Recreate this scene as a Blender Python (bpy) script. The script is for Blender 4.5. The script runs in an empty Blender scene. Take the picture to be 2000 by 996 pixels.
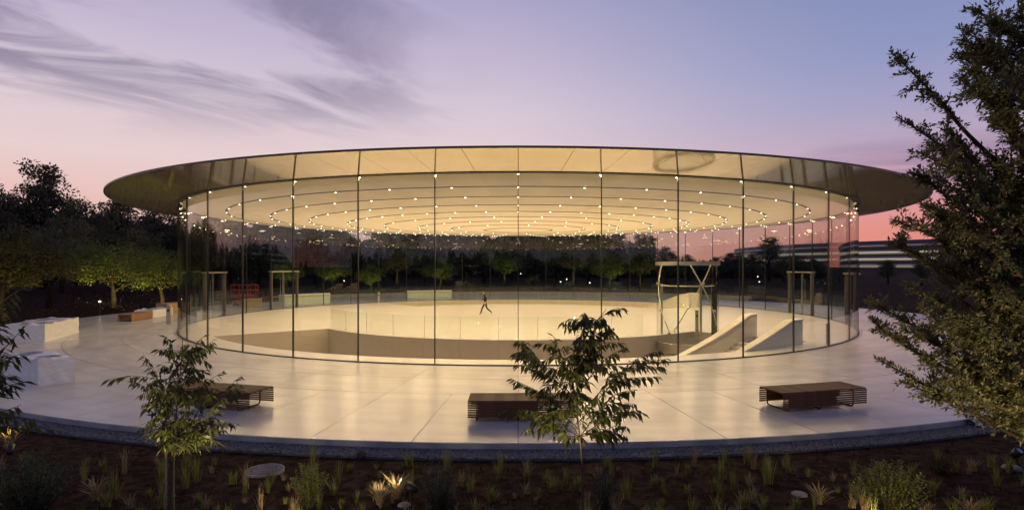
import bpy, bmesh, math, random
import numpy as np
from mathutils import Vector, Matrix, noise as mnoise
R = math.radians
random.seed(7); rng = np.random.default_rng(7)
sc = bpy.context.scene
C = sc.collection

# ------------------------------------------------------------------ camera
F_PX, CAM_Y, CAM_Z, CX, HY = 1143.0, -40.8, 3.43, 1012.0, 521.0   # focal length and horizon in photo pixels
cd = bpy.data.cameras.new('camera'); cam = bpy.data.objects.new('camera', cd); C.objects.link(cam)
cam.location = (0, CAM_Y, CAM_Z); cam.rotation_euler = (R(90), 0, 0)
cd.sensor_width = 36.0; cd.lens = F_PX / 2000 * 36; cd.clip_end = 4000; cd.clip_start = 0.05
cd.shift_x = (1000 - CX) / 2000; cd.shift_y = (HY - 498) / 2000
sc.camera = cam

def G(px, py, z=0.0):            # photo pixel -> point at height z
    d = F_PX * (CAM_Z - z) / (py - HY)
    return Vector(((px - CX) * d / F_PX, CAM_Y + d, z))
def D(px, py, d):                # photo pixel -> point at distance d
    return Vector(((px - CX) * d / F_PX, CAM_Y + d, CAM_Z - (py - HY) * d / F_PX))

# ------------------------------------------------------------------ view, render
vs = sc.view_settings
vs.view_transform = 'Standard'; vs.look = 'None'; vs.gamma = 1.0; vs.use_curve_mapping = False; vs.exposure = 0.0
cy = sc.cycles
cy.use_denoising = True
cy.max_bounces = 6; cy.diffuse_bounces = 3; cy.glossy_bounces = 4; cy.transmission_bounces = 4; cy.transparent_max_bounces = 20
cy.sample_clamp_indirect = 4.0; cy.caustics_reflective = False; cy.caustics_refractive = False

# ------------------------------------------------------------------ world: dusk sky
def s2l(c):
    return tuple((v / 255 / 12.92) if v / 255 <= 0.04045 else ((v / 255 + 0.055) / 1.055) ** 2.4 for v in c)
w = bpy.data.worlds.new('World'); sc.world = w; w.use_nodes = True
nt = w.node_tree; nt.nodes.clear()
def N(tree, t, **kw):
    n = tree.nodes.new(t)
    for k, v in kw.items(): setattr(n, k, v)
    return n
def math_n(tree, op, a, b=None, clamp=False):
    n = N(tree, 'ShaderNodeMath', operation=op, use_clamp=clamp)
    for i, v in enumerate((a, b)):
        if v is None: continue
        if hasattr(v, 'is_output'): tree.links.new(v, n.inputs[i])
        else: n.inputs[i].default_value = v
    return n.outputs[0]
def maprange(tree, v, a, b, c=0.0, d=1.0, smooth=True):
    n = N(tree, 'ShaderNodeMapRange'); n.interpolation_type = 'SMOOTHSTEP' if smooth else 'LINEAR'
    tree.links.new(v, n.inputs[0])
    for i, x in zip((1, 2, 3, 4), (a, b, c, d)): n.inputs[i].default_value = x
    return n.outputs[0]
def ramp(tree, v, stops):
    n = N(tree, 'ShaderNodeValToRGB'); cr = n.color_ramp
    while len(cr.elements) < len(stops): cr.elements.new(0.5)
    for e, (p, c) in zip(cr.elements, stops): e.position = p; e.color = (*c, 1)
    tree.links.new(v, n.inputs[0]); return n.outputs[0]
def mixc(tree, f, a, b, mode='MIX'):
    n = N(tree, 'ShaderNodeMix', data_type='RGBA', blend_type=mode)
    for i, v in ((0, f), (6, a), (7, b)):
        if hasattr(v, 'is_output'): tree.links.new(v, n.inputs[i])
        else: n.inputs[i].default_value = v if i == 0 else (*v, 1)
    return n.outputs[2]
tc = N(nt, 'ShaderNodeTexCoord')
sep = N(nt, 'ShaderNodeSeparateXYZ'); nt.links.new(tc.outputs['Generated'], sep.inputs[0])
sx, sy, sz = sep.outputs
el = math_n(nt, 'MAXIMUM', sz, 0.0)
left = ramp(nt, el, [(0.0, s2l((234, 172, 154))), (0.09, s2l((234, 192, 184))), (0.16, s2l((232, 207, 208))), (0.25, s2l((217, 202, 214))),
                     (0.33, s2l((197, 185, 209))), (0.42, s2l((172, 166, 200))), (0.65, s2l((108, 116, 162))), (1.0, s2l((70, 82, 128)))])
right = ramp(nt, el, [(0.0, s2l((230, 132, 114))), (0.06, s2l((227, 146, 136))), (0.12, s2l((214, 162, 168))), (0.17, s2l((191, 168, 190))),
                      (0.23, s2l((166, 161, 196))), (0.3, s2l((144, 152, 194))), (0.42, s2l((124, 138, 182))), (0.65, s2l((92, 104, 152))), (1.0, s2l((70, 82, 128)))])
back = ramp(nt, el, [(0.0, s2l((160, 146, 164))), (0.12, s2l((180, 164, 182))), (0.3, s2l((160, 160, 192))), (0.65, s2l((92, 104, 152))), (1.0, s2l((70, 82, 128)))])
hor = math_n(nt, 'SQRT', math_n(nt, 'ADD', math_n(nt, 'MULTIPLY', sx, sx), math_n(nt, 'ADD', math_n(nt, 'MULTIPLY', sy, sy), 1e-4)))
az = math_n(nt, 'DIVIDE', sx, hor)
fb = math_n(nt, 'DIVIDE', sy, hor)
base = mixc(nt, maprange(nt, fb, 0.35, -0.35), mixc(nt, maprange(nt, az, -0.12, 0.6), left, right), back)
# streaky high cloud, mapped onto a flat layer overhead so the streaks run with the perspective
den = math_n(nt, 'ADD', el, 0.12)
comb = N(nt, 'ShaderNodeCombineXYZ')
nt.links.new(math_n(nt, 'DIVIDE', sx, den), comb.inputs[0]); nt.links.new(math_n(nt, 'DIVIDE', sy, den), comb.inputs[1])
mp = N(nt, 'ShaderNodeMapping'); mp.vector_type = 'TEXTURE'; mp.inputs['Rotation'].default_value = (0, 0, R(46)); mp.inputs['Scale'].default_value = (1.0, 0.40, 1); mp.inputs['Location'].default_value = (0.62, 0.35, 0)
nt.links.new(comb.outputs[0], mp.inputs[0])
nz = N(nt, 'ShaderNodeTexNoise'); nz.inputs['Scale'].default_value = 1.0; nz.inputs['Detail'].default_value = 6; nz.inputs['Roughness'].default_value = 0.55; nz.inputs['Distortion'].default_value = 0.9
nt.links.new(mp.outputs[0], nz.inputs[0])
cl = maprange(nt, nz.outputs['Fac'], 0.39, 0.64)
band = math_n(nt, 'MULTIPLY', maprange(nt, el, 0.17, 0.29), maprange(nt, az, 0.0, -0.40))
dark = math_n(nt, 'MULTIPLY', math_n(nt, 'MULTIPLY', cl, band), 0.82)
c1 = mixc(nt, dark, base, s2l((118, 112, 142)))
# a low mauve bank towards the right-hand horizon
nz2 = N(nt, 'ShaderNodeTexNoise'); nz2.inputs['Scale'].default_value = 3.0; nz2.inputs['Detail'].default_value = 4
mp2 = N(nt, 'ShaderNodeMapping'); mp2.inputs['Scale'].default_value = (1, 1, 9); nt.links.new(tc.outputs['Generated'], mp2.inputs[0]); nt.links.new(mp2.outputs[0], nz2.inputs[0])
bank = math_n(nt, 'MULTIPLY', maprange(nt, nz2.outputs['Fac'], 0.42, 0.62), math_n(nt, 'MULTIPLY', maprange(nt, el, 0.08, 0.13), maprange(nt, el, 0.2, 0.15)))
c2 = mixc(nt, math_n(nt, 'MULTIPLY', math_n(nt, 'MULTIPLY', bank, maprange(nt, az, 0.2, 0.45)), 0.6), c1, s2l((142, 122, 158)))
wisp = math_n(nt, 'MULTIPLY', maprange(nt, nz.outputs['Fac'], 0.5, 0.7), math_n(nt, 'MULTIPLY', maprange(nt, az, 0.0, 0.2), maprange(nt, el, 0.3, 0.42)))
c3 = mixc(nt, math_n(nt, 'MULTIPLY', wisp, 0.45), c2, s2l((176, 158, 188)))
bg = N(nt, 'ShaderNodeBackground'); bg.inputs['Strength'].default_value = 1.0
nt.links.new(c3, bg.inputs['Color'])
wo = N(nt, 'ShaderNodeOutputWorld'); nt.links.new(bg.outputs[0], wo.inputs[0])
# the sun is below the horizon: no sun lamp

# ------------------------------------------------------------------ materials
def mat(name, col, rough=0.6, var=0.0, vscale=4.0, bump=0.0, bscale=30.0, metal=0.0, col2=None, stretch=None, spec=0.5, coat=0.0, obj=True):
    m = bpy.data.materials.new(name); m.use_nodes = True
    t = m.node_tree; b = t.nodes['Principled BSDF']
    b.inputs['Base Color'].default_value = (*col, 1); b.inputs['Roughness'].default_value = rough
    b.inputs['Metallic'].default_value = metal; b.inputs['Specular IOR Level'].default_value = spec
    b.inputs['Coat Weight'].default_value = coat; b.inputs['Coat Roughness'].default_value = 0.05
    tcn = N(t, 'ShaderNodeTexCoord'); src = tcn.outputs['Object']
    if stretch:
        mpn = N(t, 'ShaderNodeMapping'); mpn.inputs['Scale'].default_value = stretch
        t.links.new(src, mpn.inputs[0]); src = mpn.outputs[0]
    if var or col2:
        n = N(t, 'ShaderNodeTexNoise'); n.inputs['Scale'].default_value = vscale; n.inputs['Detail'].default_value = 5
        t.links.new(src, n.inputs[0])
        c2_ = col2 if col2 else tuple(x * (1 - var) for x in col)
        f = maprange(t, n.outputs['Fac'], 0.35, 0.65)
        t.links.new(mixc(t, f, col, c2_), b.inputs['Base Color'])
        r = maprange(t, n.outputs['Fac'], 0.3, 0.7, rough * 0.85, min(1, rough * 1.2))
        t.links.new(r, b.inputs['Roughness'])
    if bump:
        n2 = N(t, 'ShaderNodeTexNoise'); n2.inputs['Scale'].default_value = bscale; n2.inputs['Detail'].default_value = 4
        t.links.new(src, n2.inputs[0])
        bp = N(t, 'ShaderNodeBump'); bp.inputs['Strength'].default_value = bump; bp.inputs['Distance'].default_value = 0.02
        t.links.new(n2.outputs['Fac'], bp.inputs['Height']); t.links.new(bp.outputs[0], b.inputs['Normal'])
    return m
def emis(name, col, strength, sample=False):
    m = bpy.data.materials.new(name); m.use_nodes = True
    t = m.node_tree; t.nodes.clear()
    e = N(t, 'ShaderNodeEmission'); e.inputs[0].default_value = (*col, 1); e.inputs[1].default_value = strength
    o = N(t, 'ShaderNodeOutputMaterial'); t.links.new(e.outputs[0], o.inputs[0])
    m.cycles.emission_sampling = 'AUTO' if sample else 'NONE'
    return m
def glass_mat(name, tint, ior=1.5):
    m = bpy.data.materials.new(name); m.use_nodes = True
    t = m.node_tree; t.nodes.clear()
    tr = N(t, 'ShaderNodeBsdfTransparent'); tr.inputs[0].default_value = (*tint, 1)
    gl = N(t, 'ShaderNodeBsdfGlossy'); gl.inputs['Roughness'].default_value = 0.0
    fr = N(t, 'ShaderNodeFresnel'); geo = N(t, 'ShaderNodeNewGeometry')      # both faces of a pane reflect like air-to-glass
    t.links.new(maprange(t, geo.outputs['Backfacing'], 0, 1, ior, 1 / ior, False), fr.inputs[0])
    mx = N(t, 'ShaderNodeMixShader'); t.links.new(fr.outputs[0], mx.inputs[0]); t.links.new(tr.outputs[0], mx.inputs[1]); t.links.new(gl.outputs[0], mx.inputs[2])
    o = N(t, 'ShaderNodeOutputMaterial'); t.links.new(mx.outputs[0], o.inputs[0])
    return m
def leaf_mat(name, c_a, c_b, rough=0.5, transl=0.35, spec=0.3):
    m = bpy.data.materials.new(name); m.use_nodes = True
    t = m.node_tree; b = t.nodes['Principled BSDF']; b.inputs['Roughness'].default_value = rough; b.inputs['Specular IOR Level'].default_value = spec
    at = N(t, 'ShaderNodeAttribute'); at.attribute_name = 'v'
    col = mixc(t, at.outputs['Fac'], c_a, c_b); t.links.new(col, b.inputs['Base Color'])
    tl = N(t, 'ShaderNodeBsdfTranslucent'); t.links.new(mixc(t, 0.5, col, (0.16, 0.2, 0.03)), tl.inputs[0])
    mx = N(t, 'ShaderNodeMixShader'); mx.inputs[0].default_value = transl
    t.links.new(b.outputs[0], mx.inputs[1]); t.links.new(tl.outputs[0], mx.inputs[2])
    t.links.new(mx.outputs[0], t.nodes['Material Output'].inputs[0])
    return m
def wood_mat(name, a, b_, rough=0.45):
    return mat(name, a, rough, col2=b_, vscale=3.0, stretch=(1.2, 26, 26), bump=0.12, bscale=8)

M = {}
M['stone'] = mat('plaza_stone', (0.63, 0.60, 0.545), 0.25, col2=(0.55, 0.52, 0.47), vscale=0.5, stretch=(0.6, 3.5, 1))
_t = M['stone'].node_tree; _b = _t.nodes['Principled BSDF']; _t.links.remove(_b.inputs['Roughness'].links[0]); _b.inputs['Roughness'].default_value = 0.25; _src = _b.inputs['Base Color'].links[0].from_socket
_oi = N(_t, 'ShaderNodeObjectInfo'); _geo = N(_t, 'ShaderNodeNewGeometry')
_n1 = N(_t, 'ShaderNodeTexNoise'); _n1.inputs['Scale'].default_value = 0.35; _n1.inputs['Detail'].default_value = 6; _n1.inputs['Roughness'].default_value = 0.62
_t.links.new(_geo.outputs['Position'], _n1.inputs[0])
_k = math_n(_t, 'MULTIPLY', maprange(_t, _oi.outputs['Random'], 0, 1, 0.90, 1.0, False), maprange(_t, _n1.outputs['Fac'], 0.34, 0.58, 0.80, 1.0))
_cc = N(_t, 'ShaderNodeCombineXYZ')
for _i in range(3): _t.links.new(_k, _cc.inputs[_i])
_t.links.new(mixc(_t, 1.0, _src, _cc.outputs[0], 'MULTIPLY'), _b.inputs['Base Color'])      # slab-to-slab tone and faint stains
M['floor'] = mat('interior_stone', (0.78, 0.75, 0.69), 0.20, col2=(0.68, 0.65, 0.59), vscale=0.5, stretch=(0.3, 2.5, 1))
M['edge'] = mat('stone_edge', (0.42, 0.42, 0.42), 0.6, var=0.25, vscale=2, bump=0.2)
M['wellwall'] = mat('well_panel', (0.46, 0.40, 0.32), 0.5, var=0.06, vscale=1.5)
M['joint'] = mat('stone_joint', (0.07, 0.065, 0.06), 0.8)
M['stairstone'] = mat('carved_stone', (0.66, 0.62, 0.54), 0.45, col2=(0.60, 0.56, 0.48), vscale=0.8, stretch=(0.6, 0.6, 9))
M['ceil'] = mat('ceiling_panel', (0.80, 0.75, 0.66), 0.6, var=0.04, vscale=0.7)
M['soffit'] = mat('soffit_lacquer', (0.60, 0.52, 0.40), 0.07, metal=0.62, var=0.10, vscale=0.9, stretch=(0.5, 3.5, 1))
M['rim'] = mat('roof_rim', (0.06, 0.058, 0.06), 0.35, metal=0.6)
M['rooftop'] = mat('roof_top', (0.45, 0.45, 0.45), 0.4, metal=0.3)
M['slot'] = mat('ceiling_slot', (0.012, 0.011, 0.010), 0.5)
M['glass'] = glass_mat('clear_glass', (0.905, 0.947, 0.942))
M['glassthin'] = glass_mat('guard_glass', (0.965, 0.98, 0.972), 1.35)
M['seal'] = mat('black_seal', (0.015, 0.015, 0.015), 0.35)
M['steel'] = mat('brushed_steel', (0.52, 0.49, 0.45), 0.32, metal=1.0, var=0.1, vscale=6, stretch=(1, 1, 20))
M['bronze'] = mat('door_steel', (0.45, 0.40, 0.33), 0.35, metal=0.9)
M['jamb'] = mat('jamb_steel', (0.20, 0.18, 0.15), 0.4, metal=0.9)
M['darkmetal'] = mat('dark_metal', (0.03, 0.03, 0.032), 0.45, metal=0.5)
M['lens'] = emis('downlight_lens', (1.0, 0.84, 0.60), 13.0)
M['wood'] = wood_mat('bench_wood', (0.17, 0.066, 0.030), (0.11, 0.042, 0.02), 0.6)
M['woodnew'] = wood_mat('light_wood', (0.34, 0.19, 0.09), (0.25, 0.13, 0.06))
M['ply'] = mat('plywood', (0.42, 0.29, 0.16), 0.7, col2=(0.34, 0.23, 0.12), vscale=2, stretch=(1, 1, 6))
M['wrap'] = mat('plastic_wrap', (0.86, 0.86, 0.87), 0.22, var=0.10, vscale=5, bump=0.5, bscale=9, stretch=(1, 1, 3))
M['wraptape'] = mat('grey_tape', (0.22, 0.22, 0.24), 0.3)
M['draped'] = mat('white_sheet', (0.62, 0.63, 0.60), 0.6, var=0.08, vscale=3)
M['yellow'] = mat('yellow_tape', (0.55, 0.42, 0.05), 0.5)
M['red'] = mat('red_paint', (0.42, 0.03, 0.025), 0.4, var=0.2)
M['rubber'] = mat('rubber', (0.02, 0.02, 0.02), 0.8)
M['mulch'] = mat('mulch', (0.046, 0.021, 0.014), 0.95, col2=(0.018, 0.009, 0.006), vscale=5, bump=0.9, bscale=22, spec=0.05)
M['chip'] = leaf_mat('mulch_chip', (0.020, 0.010, 0.007), (0.12, 0.060, 0.038), 0.9, 0.0, 0.0)
M['gravel'] = mat('gravel', (0.15, 0.15, 0.165), 0.9, col2=(0.07, 0.07, 0.08), vscale=40, bump=0.8, bscale=60)
M['pebble'] = leaf_mat('pebble', (0.06, 0.06, 0.07), (0.20, 0.20, 0.21), 0.85, 0.0, 0.2)
M['grassblade'] = leaf_mat('grass_blade', (0.14, 0.16, 0.035), (0.32, 0.30, 0.085), 0.6, 0.4)
M['straw'] = leaf_mat('straw_blade', (0.30, 0.20, 0.10), (0.46, 0.34, 0.18), 0.7, 0.3)
M['leafsap'] = leaf_mat('sapling_leaf', (0.034, 0.042, 0.014), (0.10, 0.098, 0.03), 0.45, 0.3)
M['leafoak'] = leaf_mat('oak_leaf', (0.085, 0.078, 0.040), (0.26, 0.23, 0.115), 0.5, 0.3)
M['leafdark'] = leaf_mat('dark_foliage', (0.052, 0.052, 0.044), (0.12, 0.115, 0.085), 0.7, 0.2, 0.1)
M['leafolive'] = leaf_mat('olive_foliage', (0.045, 0.045, 0.020), (0.095, 0.085, 0.040), 0.7, 0.25, 0.1)
M['leafbright'] = leaf_mat('bright_foliage', (0.050, 0.075, 0.016), (0.12, 0.15, 0.035), 0.5, 0.35)
M['leaflime'] = leaf_mat('lime_foliage', (0.10, 0.125, 0.025), (0.27, 0.27, 0.06), 0.5, 0.35)
M['leafgrey'] = leaf_mat('grey_foliage', (0.035, 0.048, 0.034), (0.085, 0.10, 0.07), 0.6, 0.25)
M['barkdark'] = mat('dark_bark', (0.030, 0.024, 0.018), 0.95, var=0.4, vscale=5, spec=0.1)
M['bark'] = mat('bark', (0.075, 0.055, 0.04), 0.9, var=0.5, vscale=8, bump=0.8, bscale=25, stretch=(1, 1, 0.3))
M['stake'] = mat('stake_wood', (0.30, 0.20, 0.12), 0.8, var=0.3, vscale=9, stretch=(1, 1, .2))
M['greentie'] = mat('green_tie', (0.02, 0.22, 0.12), 0.5)
M['castiron'] = mat('cast_cover', (0.34, 0.31, 0.29), 0.75, var=0.3, vscale=8, bump=0.3)
M['redwall'] = mat('red_wall', (0.16, 0.022, 0.025), 0.8)
M['whiteslab'] = mat('white_canopy', (0.62, 0.62, 0.62), 0.5)
M['farglass'] = mat('far_glass', (0.03, 0.035, 0.045), 0.15)
M['solar'] = mat('dark_roof', (0.05, 0.05, 0.065), 0.45)
M['strip'] = emis('canopy_glow', (1.0, 0.86, 0.62), 0.7)
M['strip2'] = emis('canopy_glow_soft', (1.0, 0.80, 0.6), 0.22)
M['lampw'] = emis('garden_lamp_lens', (1.0, 0.86, 0.62), 25.0)
M['lampsoft'] = emis('path_lamp_lens', (1.0, 0.93, 0.8), 6.0)
M['panelglass'] = mat('panel_glass', (0.30, 0.36, 0.42), 0.08, metal=0.6)
M['palestone'] = mat('pale_stone', (0.30, 0.27, 0.23), 0.85, var=0.2, bump=0.4)
M['skin'] = mat('skin', (0.42, 0.24, 0.17), 0.55)
M['blackcloth'] = mat('black_cloth', (0.012, 0.012, 0.014), 0.9)
M['hair'] = mat('brown_hair', (0.05, 0.028, 0.018), 0.7)
M['shoe'] = mat('pale_shoe', (0.5, 0.48, 0.45), 0.6)

# ------------------------------------------------------------------ helpers
def tag(o, label=None, cat=None, group=None, kind=None):
    if label: o['label'] = label
    if cat: o['category'] = cat
    if group: o['group'] = group
    if kind: o['kind'] = kind
    return o
def link(name, me, m=None, parent=None):
    o = bpy.data.objects.new(name, me); C.objects.link(o)
    if m is not None and me is not None and not me.materials: me.materials.append(m)
    if parent is not None: o.parent = parent
    return o
def empty(name, loc=(0, 0, 0), rz=0.0):
    o = bpy.data.objects.new(name, None); C.objects.link(o); o.location = loc; o.rotation_euler = (0, 0, rz); o.empty_display_size = 0.3
    return o
def mesh_of(bm, name, smooth=False):
    bmesh.ops.recalc_face_normals(bm, faces=bm.faces)
    me = bpy.data.meshes.new(name); bm.to_mesh(me); bm.free()
    if smooth:
        for p in me.polygons: p.use_smooth = True
    return me
def smooth_by_angle(me, deg=40):
    for p in me.polygons: p.use_smooth = True
    me.set_sharp_from_angle(angle=R(deg))
    return me
def box(bm, x0, x1, y0, y1, z0, z1, rot=None, bevel=0.0):
    r = bmesh.ops.create_cube(bm, size=1.0)
    vs_ = r['verts']
    for v in vs_:
        v.co = Vector(((x0 + x1) / 2 + v.co.x * (x1 - x0), (y0 + y1) / 2 + v.co.y * (y1 - y0), (z0 + z1) / 2 + v.co.z * (z1 - z0)))
        if rot: v.co = rot @ v.co
    if bevel:
        es = list({e for v in vs_ for e in v.link_edges})
        bmesh.ops.bevel(bm, geom=es, offset=bevel, segments=2, affect='EDGES')
    return vs_
def tube(bm, pts, radii, n=8, cap=True):
    pts = [Vector(p) for p in pts]
    if not hasattr(radii, '__len__'): radii = [radii] * len(pts)
    rings = []; ref = None
    for i, p in enumerate(pts):
        t = (pts[min(i + 1, len(pts) - 1)] - pts[max(i - 1, 0)]).normalized()
        if ref is None: ref = t.orthogonal().normalized()
        u = (ref - t * ref.dot(t))
        u = u.normalized() if u.length > 1e-5 else t.orthogonal().normalized()
        ref = u; v = t.cross(u)
        rings.append([bm.verts.new(p + (u * math.cos(2 * math.pi * k / n) + v * math.sin(2 * math.pi * k / n)) * radii[i]) for k in range(n)])
    for a, b in zip(rings, rings[1:]):
        for k in range(n): bm.faces.new((a[k], a[(k + 1) % n], b[(k + 1) % n], b[k]))
    if cap:
        bm.faces.new(rings[0][::-1]); bm.faces.new(rings[-1])
def lathe(bm, prof, n=24, center=(0, 0)):
    rings = []
    for r, z in prof:
        if r < 1e-6: rings.append([bm.verts.new((center[0], center[1], z))])
        else: rings.append([bm.verts.new((center[0] + r * math.cos(2 * math.pi * k / n), center[1] + r * math.sin(2 * math.pi * k / n), z)) for k in range(n)])
    for a, b in zip(rings, rings[1:]):
        for k in range(n):
            q = [a[k % len(a)], a[(k + 1) % len(a)], b[(k + 1) % len(b)], b[k % len(b)]]
            q = list(dict.fromkeys(q))
            if len(q) >= 3: bm.faces.new(q)
def pol(r, deg, z=0.0):          # angle measured from the camera side of the pavilion, positive to the right
    a = R(deg); return Vector((r * math.sin(a), -r * math.cos(a), z))
def arcbox(bm, r0, r1, a0, a1, z0, z1, n=6):
    """closed curved box; z0/z1 may be functions of (r, deg)"""
    f0 = z0 if callable(z0) else (lambda r, a: z0)
    f1 = z1 if callable(z1) else (lambda r, a: z1)
    cols = []
    for i in range(n + 1):
        a = a0 + (a1 - a0) * i / n
        cols.append([bm.verts.new(pol(r0, a, f0(r0, a))), bm.verts.new(pol(r1, a, f0(r1, a))), bm.verts.new(pol(r1, a, f1(r1, a))), bm.verts.new(pol(r0, a, f1(r0, a)))])
    for p, q in zip(cols, cols[1:]):
        for k in range(4): bm.faces.new((p[k], p[(k + 1) % 4], q[(k + 1) % 4], q[k]))
    bm.faces.new(cols[0][::-1]); bm.faces.new(cols[-1])
def arcmesh(name, *a, **k):
    bm = bmesh.new(); arcbox(bm, *a, **k); return mesh_of(bm, name)
def spot(name, loc, target, energy, size=60, col=(1, .75, .42), parent=None, blend=0.8, radius=0.05):
    l = bpy.data.lights.new(name, 'SPOT'); l.energy = energy; l.color = col; l.spot_size = R(size); l.spot_blend = blend; l.shadow_soft_size = radius
    o = bpy.data.objects.new(name, l); C.objects.link(o); o.location = loc
    o.rotation_euler = (Vector(target) - Vector(loc)).to_track_quat('-Z', 'Y').to_euler()
    if parent: o.parent = parent
    return o

def leafmesh(name, pos, axis, nrm, length, width, v, fold=0.25, simple=False):
    """many leaves as one mesh: pos base point, axis growth direction, nrm leaf normal (arrays)"""
    pos = np.asarray(pos, float); axis = np.asarray(axis, float); nrm = np.asarray(nrm, float)
    n = len(pos)
    axis /= np.linalg.norm(axis, axis=1, keepdims=True) + 1e-9
    side = np.cross(axis, nrm); side /= np.linalg.norm(side, axis=1, keepdims=True) + 1e-9
    up = np.cross(side, axis)
    L = np.broadcast_to(np.asarray(length, float), (n,))[:, None]; W = np.broadcast_to(np.asarray(width, float), (n,))[:, None]
    mid = pos + axis * L * 0.45
    if simple:
        V = np.stack([pos, mid + side * W * 0.5, pos + axis * L, mid - side * W * 0.5], 1)
        faces = np.array([[0, 1, 2, 3]])
    else:
        V = np.stack([pos, mid + side * W * 0.5 + up * W * fold, pos + axis * L - up * L * 0.06, mid - side * W * 0.5 + up * W * fold, mid], 1)
        faces = np.array([[0, 1, 2, 4], [0, 4, 2, 3]])
    k = V.shape[1]
    Fc = (faces[None] + (np.arange(n) * k)[:, None, None]).reshape(-1, 4)
    me = bpy.data.meshes.new(name)
    me.vertices.add(n * k); me.vertices.foreach_set('co', V.reshape(-1).astype(np.float32))
    me.loops.add(Fc.size); me.loops.foreach_set('vertex_index', Fc.reshape(-1).astype(np.int32))
    me.polygons.add(len(Fc)); me.polygons.foreach_set('loop_start', (np.arange(len(Fc)) * 4).astype(np.int32))
    me.polygons.foreach_set('loop_total', np.full(len(Fc), 4, np.int32))
    at = me.attributes.new('v', 'FLOAT', 'POINT')
    at.data.foreach_set('value', np.repeat(np.clip(np.asarray(v, float), 0, 1), k).astype(np.float32))
    me.update(calc_edges=True)
    return me
def unit(n):
    d = rng.normal(size=(n, 3)); return d / np.linalg.norm(d, axis=1, keepdims=True)

# ================================================================== SETTING: ground
R_PLAZA = 29.4
def ground_z(x, y):
    r = math.hypot(x, y); a = abs(math.degrees(math.atan2(x, -y)))
    if r < 30.2: return -0.16
    t = r - 30.2
    front = max(0.0, min(1.0, (75 - a) / 40))
    zf = 0.012 * t ** 2.0 if t < 10 else 1.2 + 0.1 * (t - 10)
    zf = min(zf, 2.2)
    zb = 1.5 * (1 - math.exp(-t / 14))
    return -0.16 + front * zf + (1 - front) * zb
rs = [0, 15, 24, 29, 29.9, 30.2, 30.7, 31.2, 31.8, 32.5, 33.2, 34, 35, 36, 37.5, 39, 41, 43, 46, 50, 55, 62, 72, 85, 105, 140, 200, 320, 600, 1200, 2500]
bm = bmesh.new(); NA = 180; rows = []
for r in rs:
    if r == 0: rows.append([bm.verts.new((0, 0, -7))]); continue
    row = []
    for k in range(NA):
        p = pol(r, k * 360 / NA); z = -7 if r < 25 else ground_z(p.x, p.y)
        if r > 31: z += 0.05 * mnoise.noise(Vector((p.x * 0.5, p.y * 0.5, 0)))
        row.append(bm.verts.new((p.x, p.y, z)))
    rows.append(row)
for a, b in zip(rows, rows[1:]):
    for k in range(NA):
        q = [a[k % len(a)], a[(k + 1) % len(a)], b[(k + 1) % NA], b[k]]
        q = list(dict.fromkeys(q)); bm.faces.new(q)
o = link('ground', mesh_of(bm, 'ground', True), M['mulch']); tag(o, kind='structure')

# gravel strip and its pebbles
bm = bmesh.new(); arcbox(bm, 29.38, 29.98, -180, 180, -0.30, -0.115, n=180)
tag(link('gravel_strip', mesh_of(bm, 'gravel_strip'), M['gravel']), kind='structure')
n = 15000
ang = rng.uniform(-50, 50, n); rr = rng.uniform(29.46, 30.02, n)
pp = np.stack([rr * np.sin(np.radians(ang)), -rr * np.cos(np.radians(ang)), np.full(n, -0.108)], 1)
sz_ = rng.uniform(0.012, 0.03, n)
octv = np.array([[1, 0, 0], [0, 1, 0], [-1, 0, 0], [0, -1, 0], [0, 0, .7], [0, 0, -.7]], float)
octf = np.array([[0, 1, 4], [1, 2, 4], [2, 3, 4], [3, 0, 4]])
rot = rng.uniform(0, 6.28, n); cs, sn = np.cos(rot), np.sin(rot)
V = octv[None] * sz_[:, None, None] * rng.uniform(0.7, 1.3, (n, 1, 3))
V = np.stack([V[..., 0] * cs[:, None] - V[..., 1] * sn[:, None], V[..., 0] * sn[:, None] + V[..., 1] * cs[:, None], V[..., 2]], -1) + pp[:, None]
Fc = (octf[None] + (np.arange(n) * 6)[:, None, None]).reshape(-1, 3)
me = bpy.data.meshes.new('pebbles'); me.from_pydata(V.reshape(-1, 3).tolist(), [], Fc.tolist())
at = me.attributes.new('v', 'FLOAT', 'POINT'); at.data.foreach_set('value', np.repeat(rng.random(n), 6).astype(np.float32))
tag(link('gravel_pebbles', me, M['pebble']), 'loose grey gravel in the drainage strip round the plaza', 'gravel', kind='stuff')
# mulch chips on the front bed
n = 26000
ang = rng.uniform(-52, 52, n); rr = 30.05 + 4.2 * rng.random(n) ** 0.9
xs, ys = rr * np.sin(np.radians(ang)), -rr * np.cos(np.radians(ang))
zs = np.array([ground_z(a, b) + 0.05 * mnoise.noise(Vector((a * 0.5, b * 0.5, 0))) * (math.hypot(a, b) > 31) for a, b in zip(xs, ys)]) + rng.uniform(-0.005, 0.03, n)
ax_ = unit(n); ax_[:, 2] *= 0.35; nr_ = unit(n) * 0.5 + np.array([0, 0, 1.0])
me = leafmesh('mulch_chips', np.stack([xs, ys, zs], 1), ax_, nr_, rng.uniform(0.03, 0.13, n), rng.uniform(0.012, 0.035, n), rng.random(n) ** 2, simple=True)
tag(link('mulch_chips', me, M['chip']), 'dark bark mulch chips covering the planting bed', 'mulch', kind='stuff')

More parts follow.
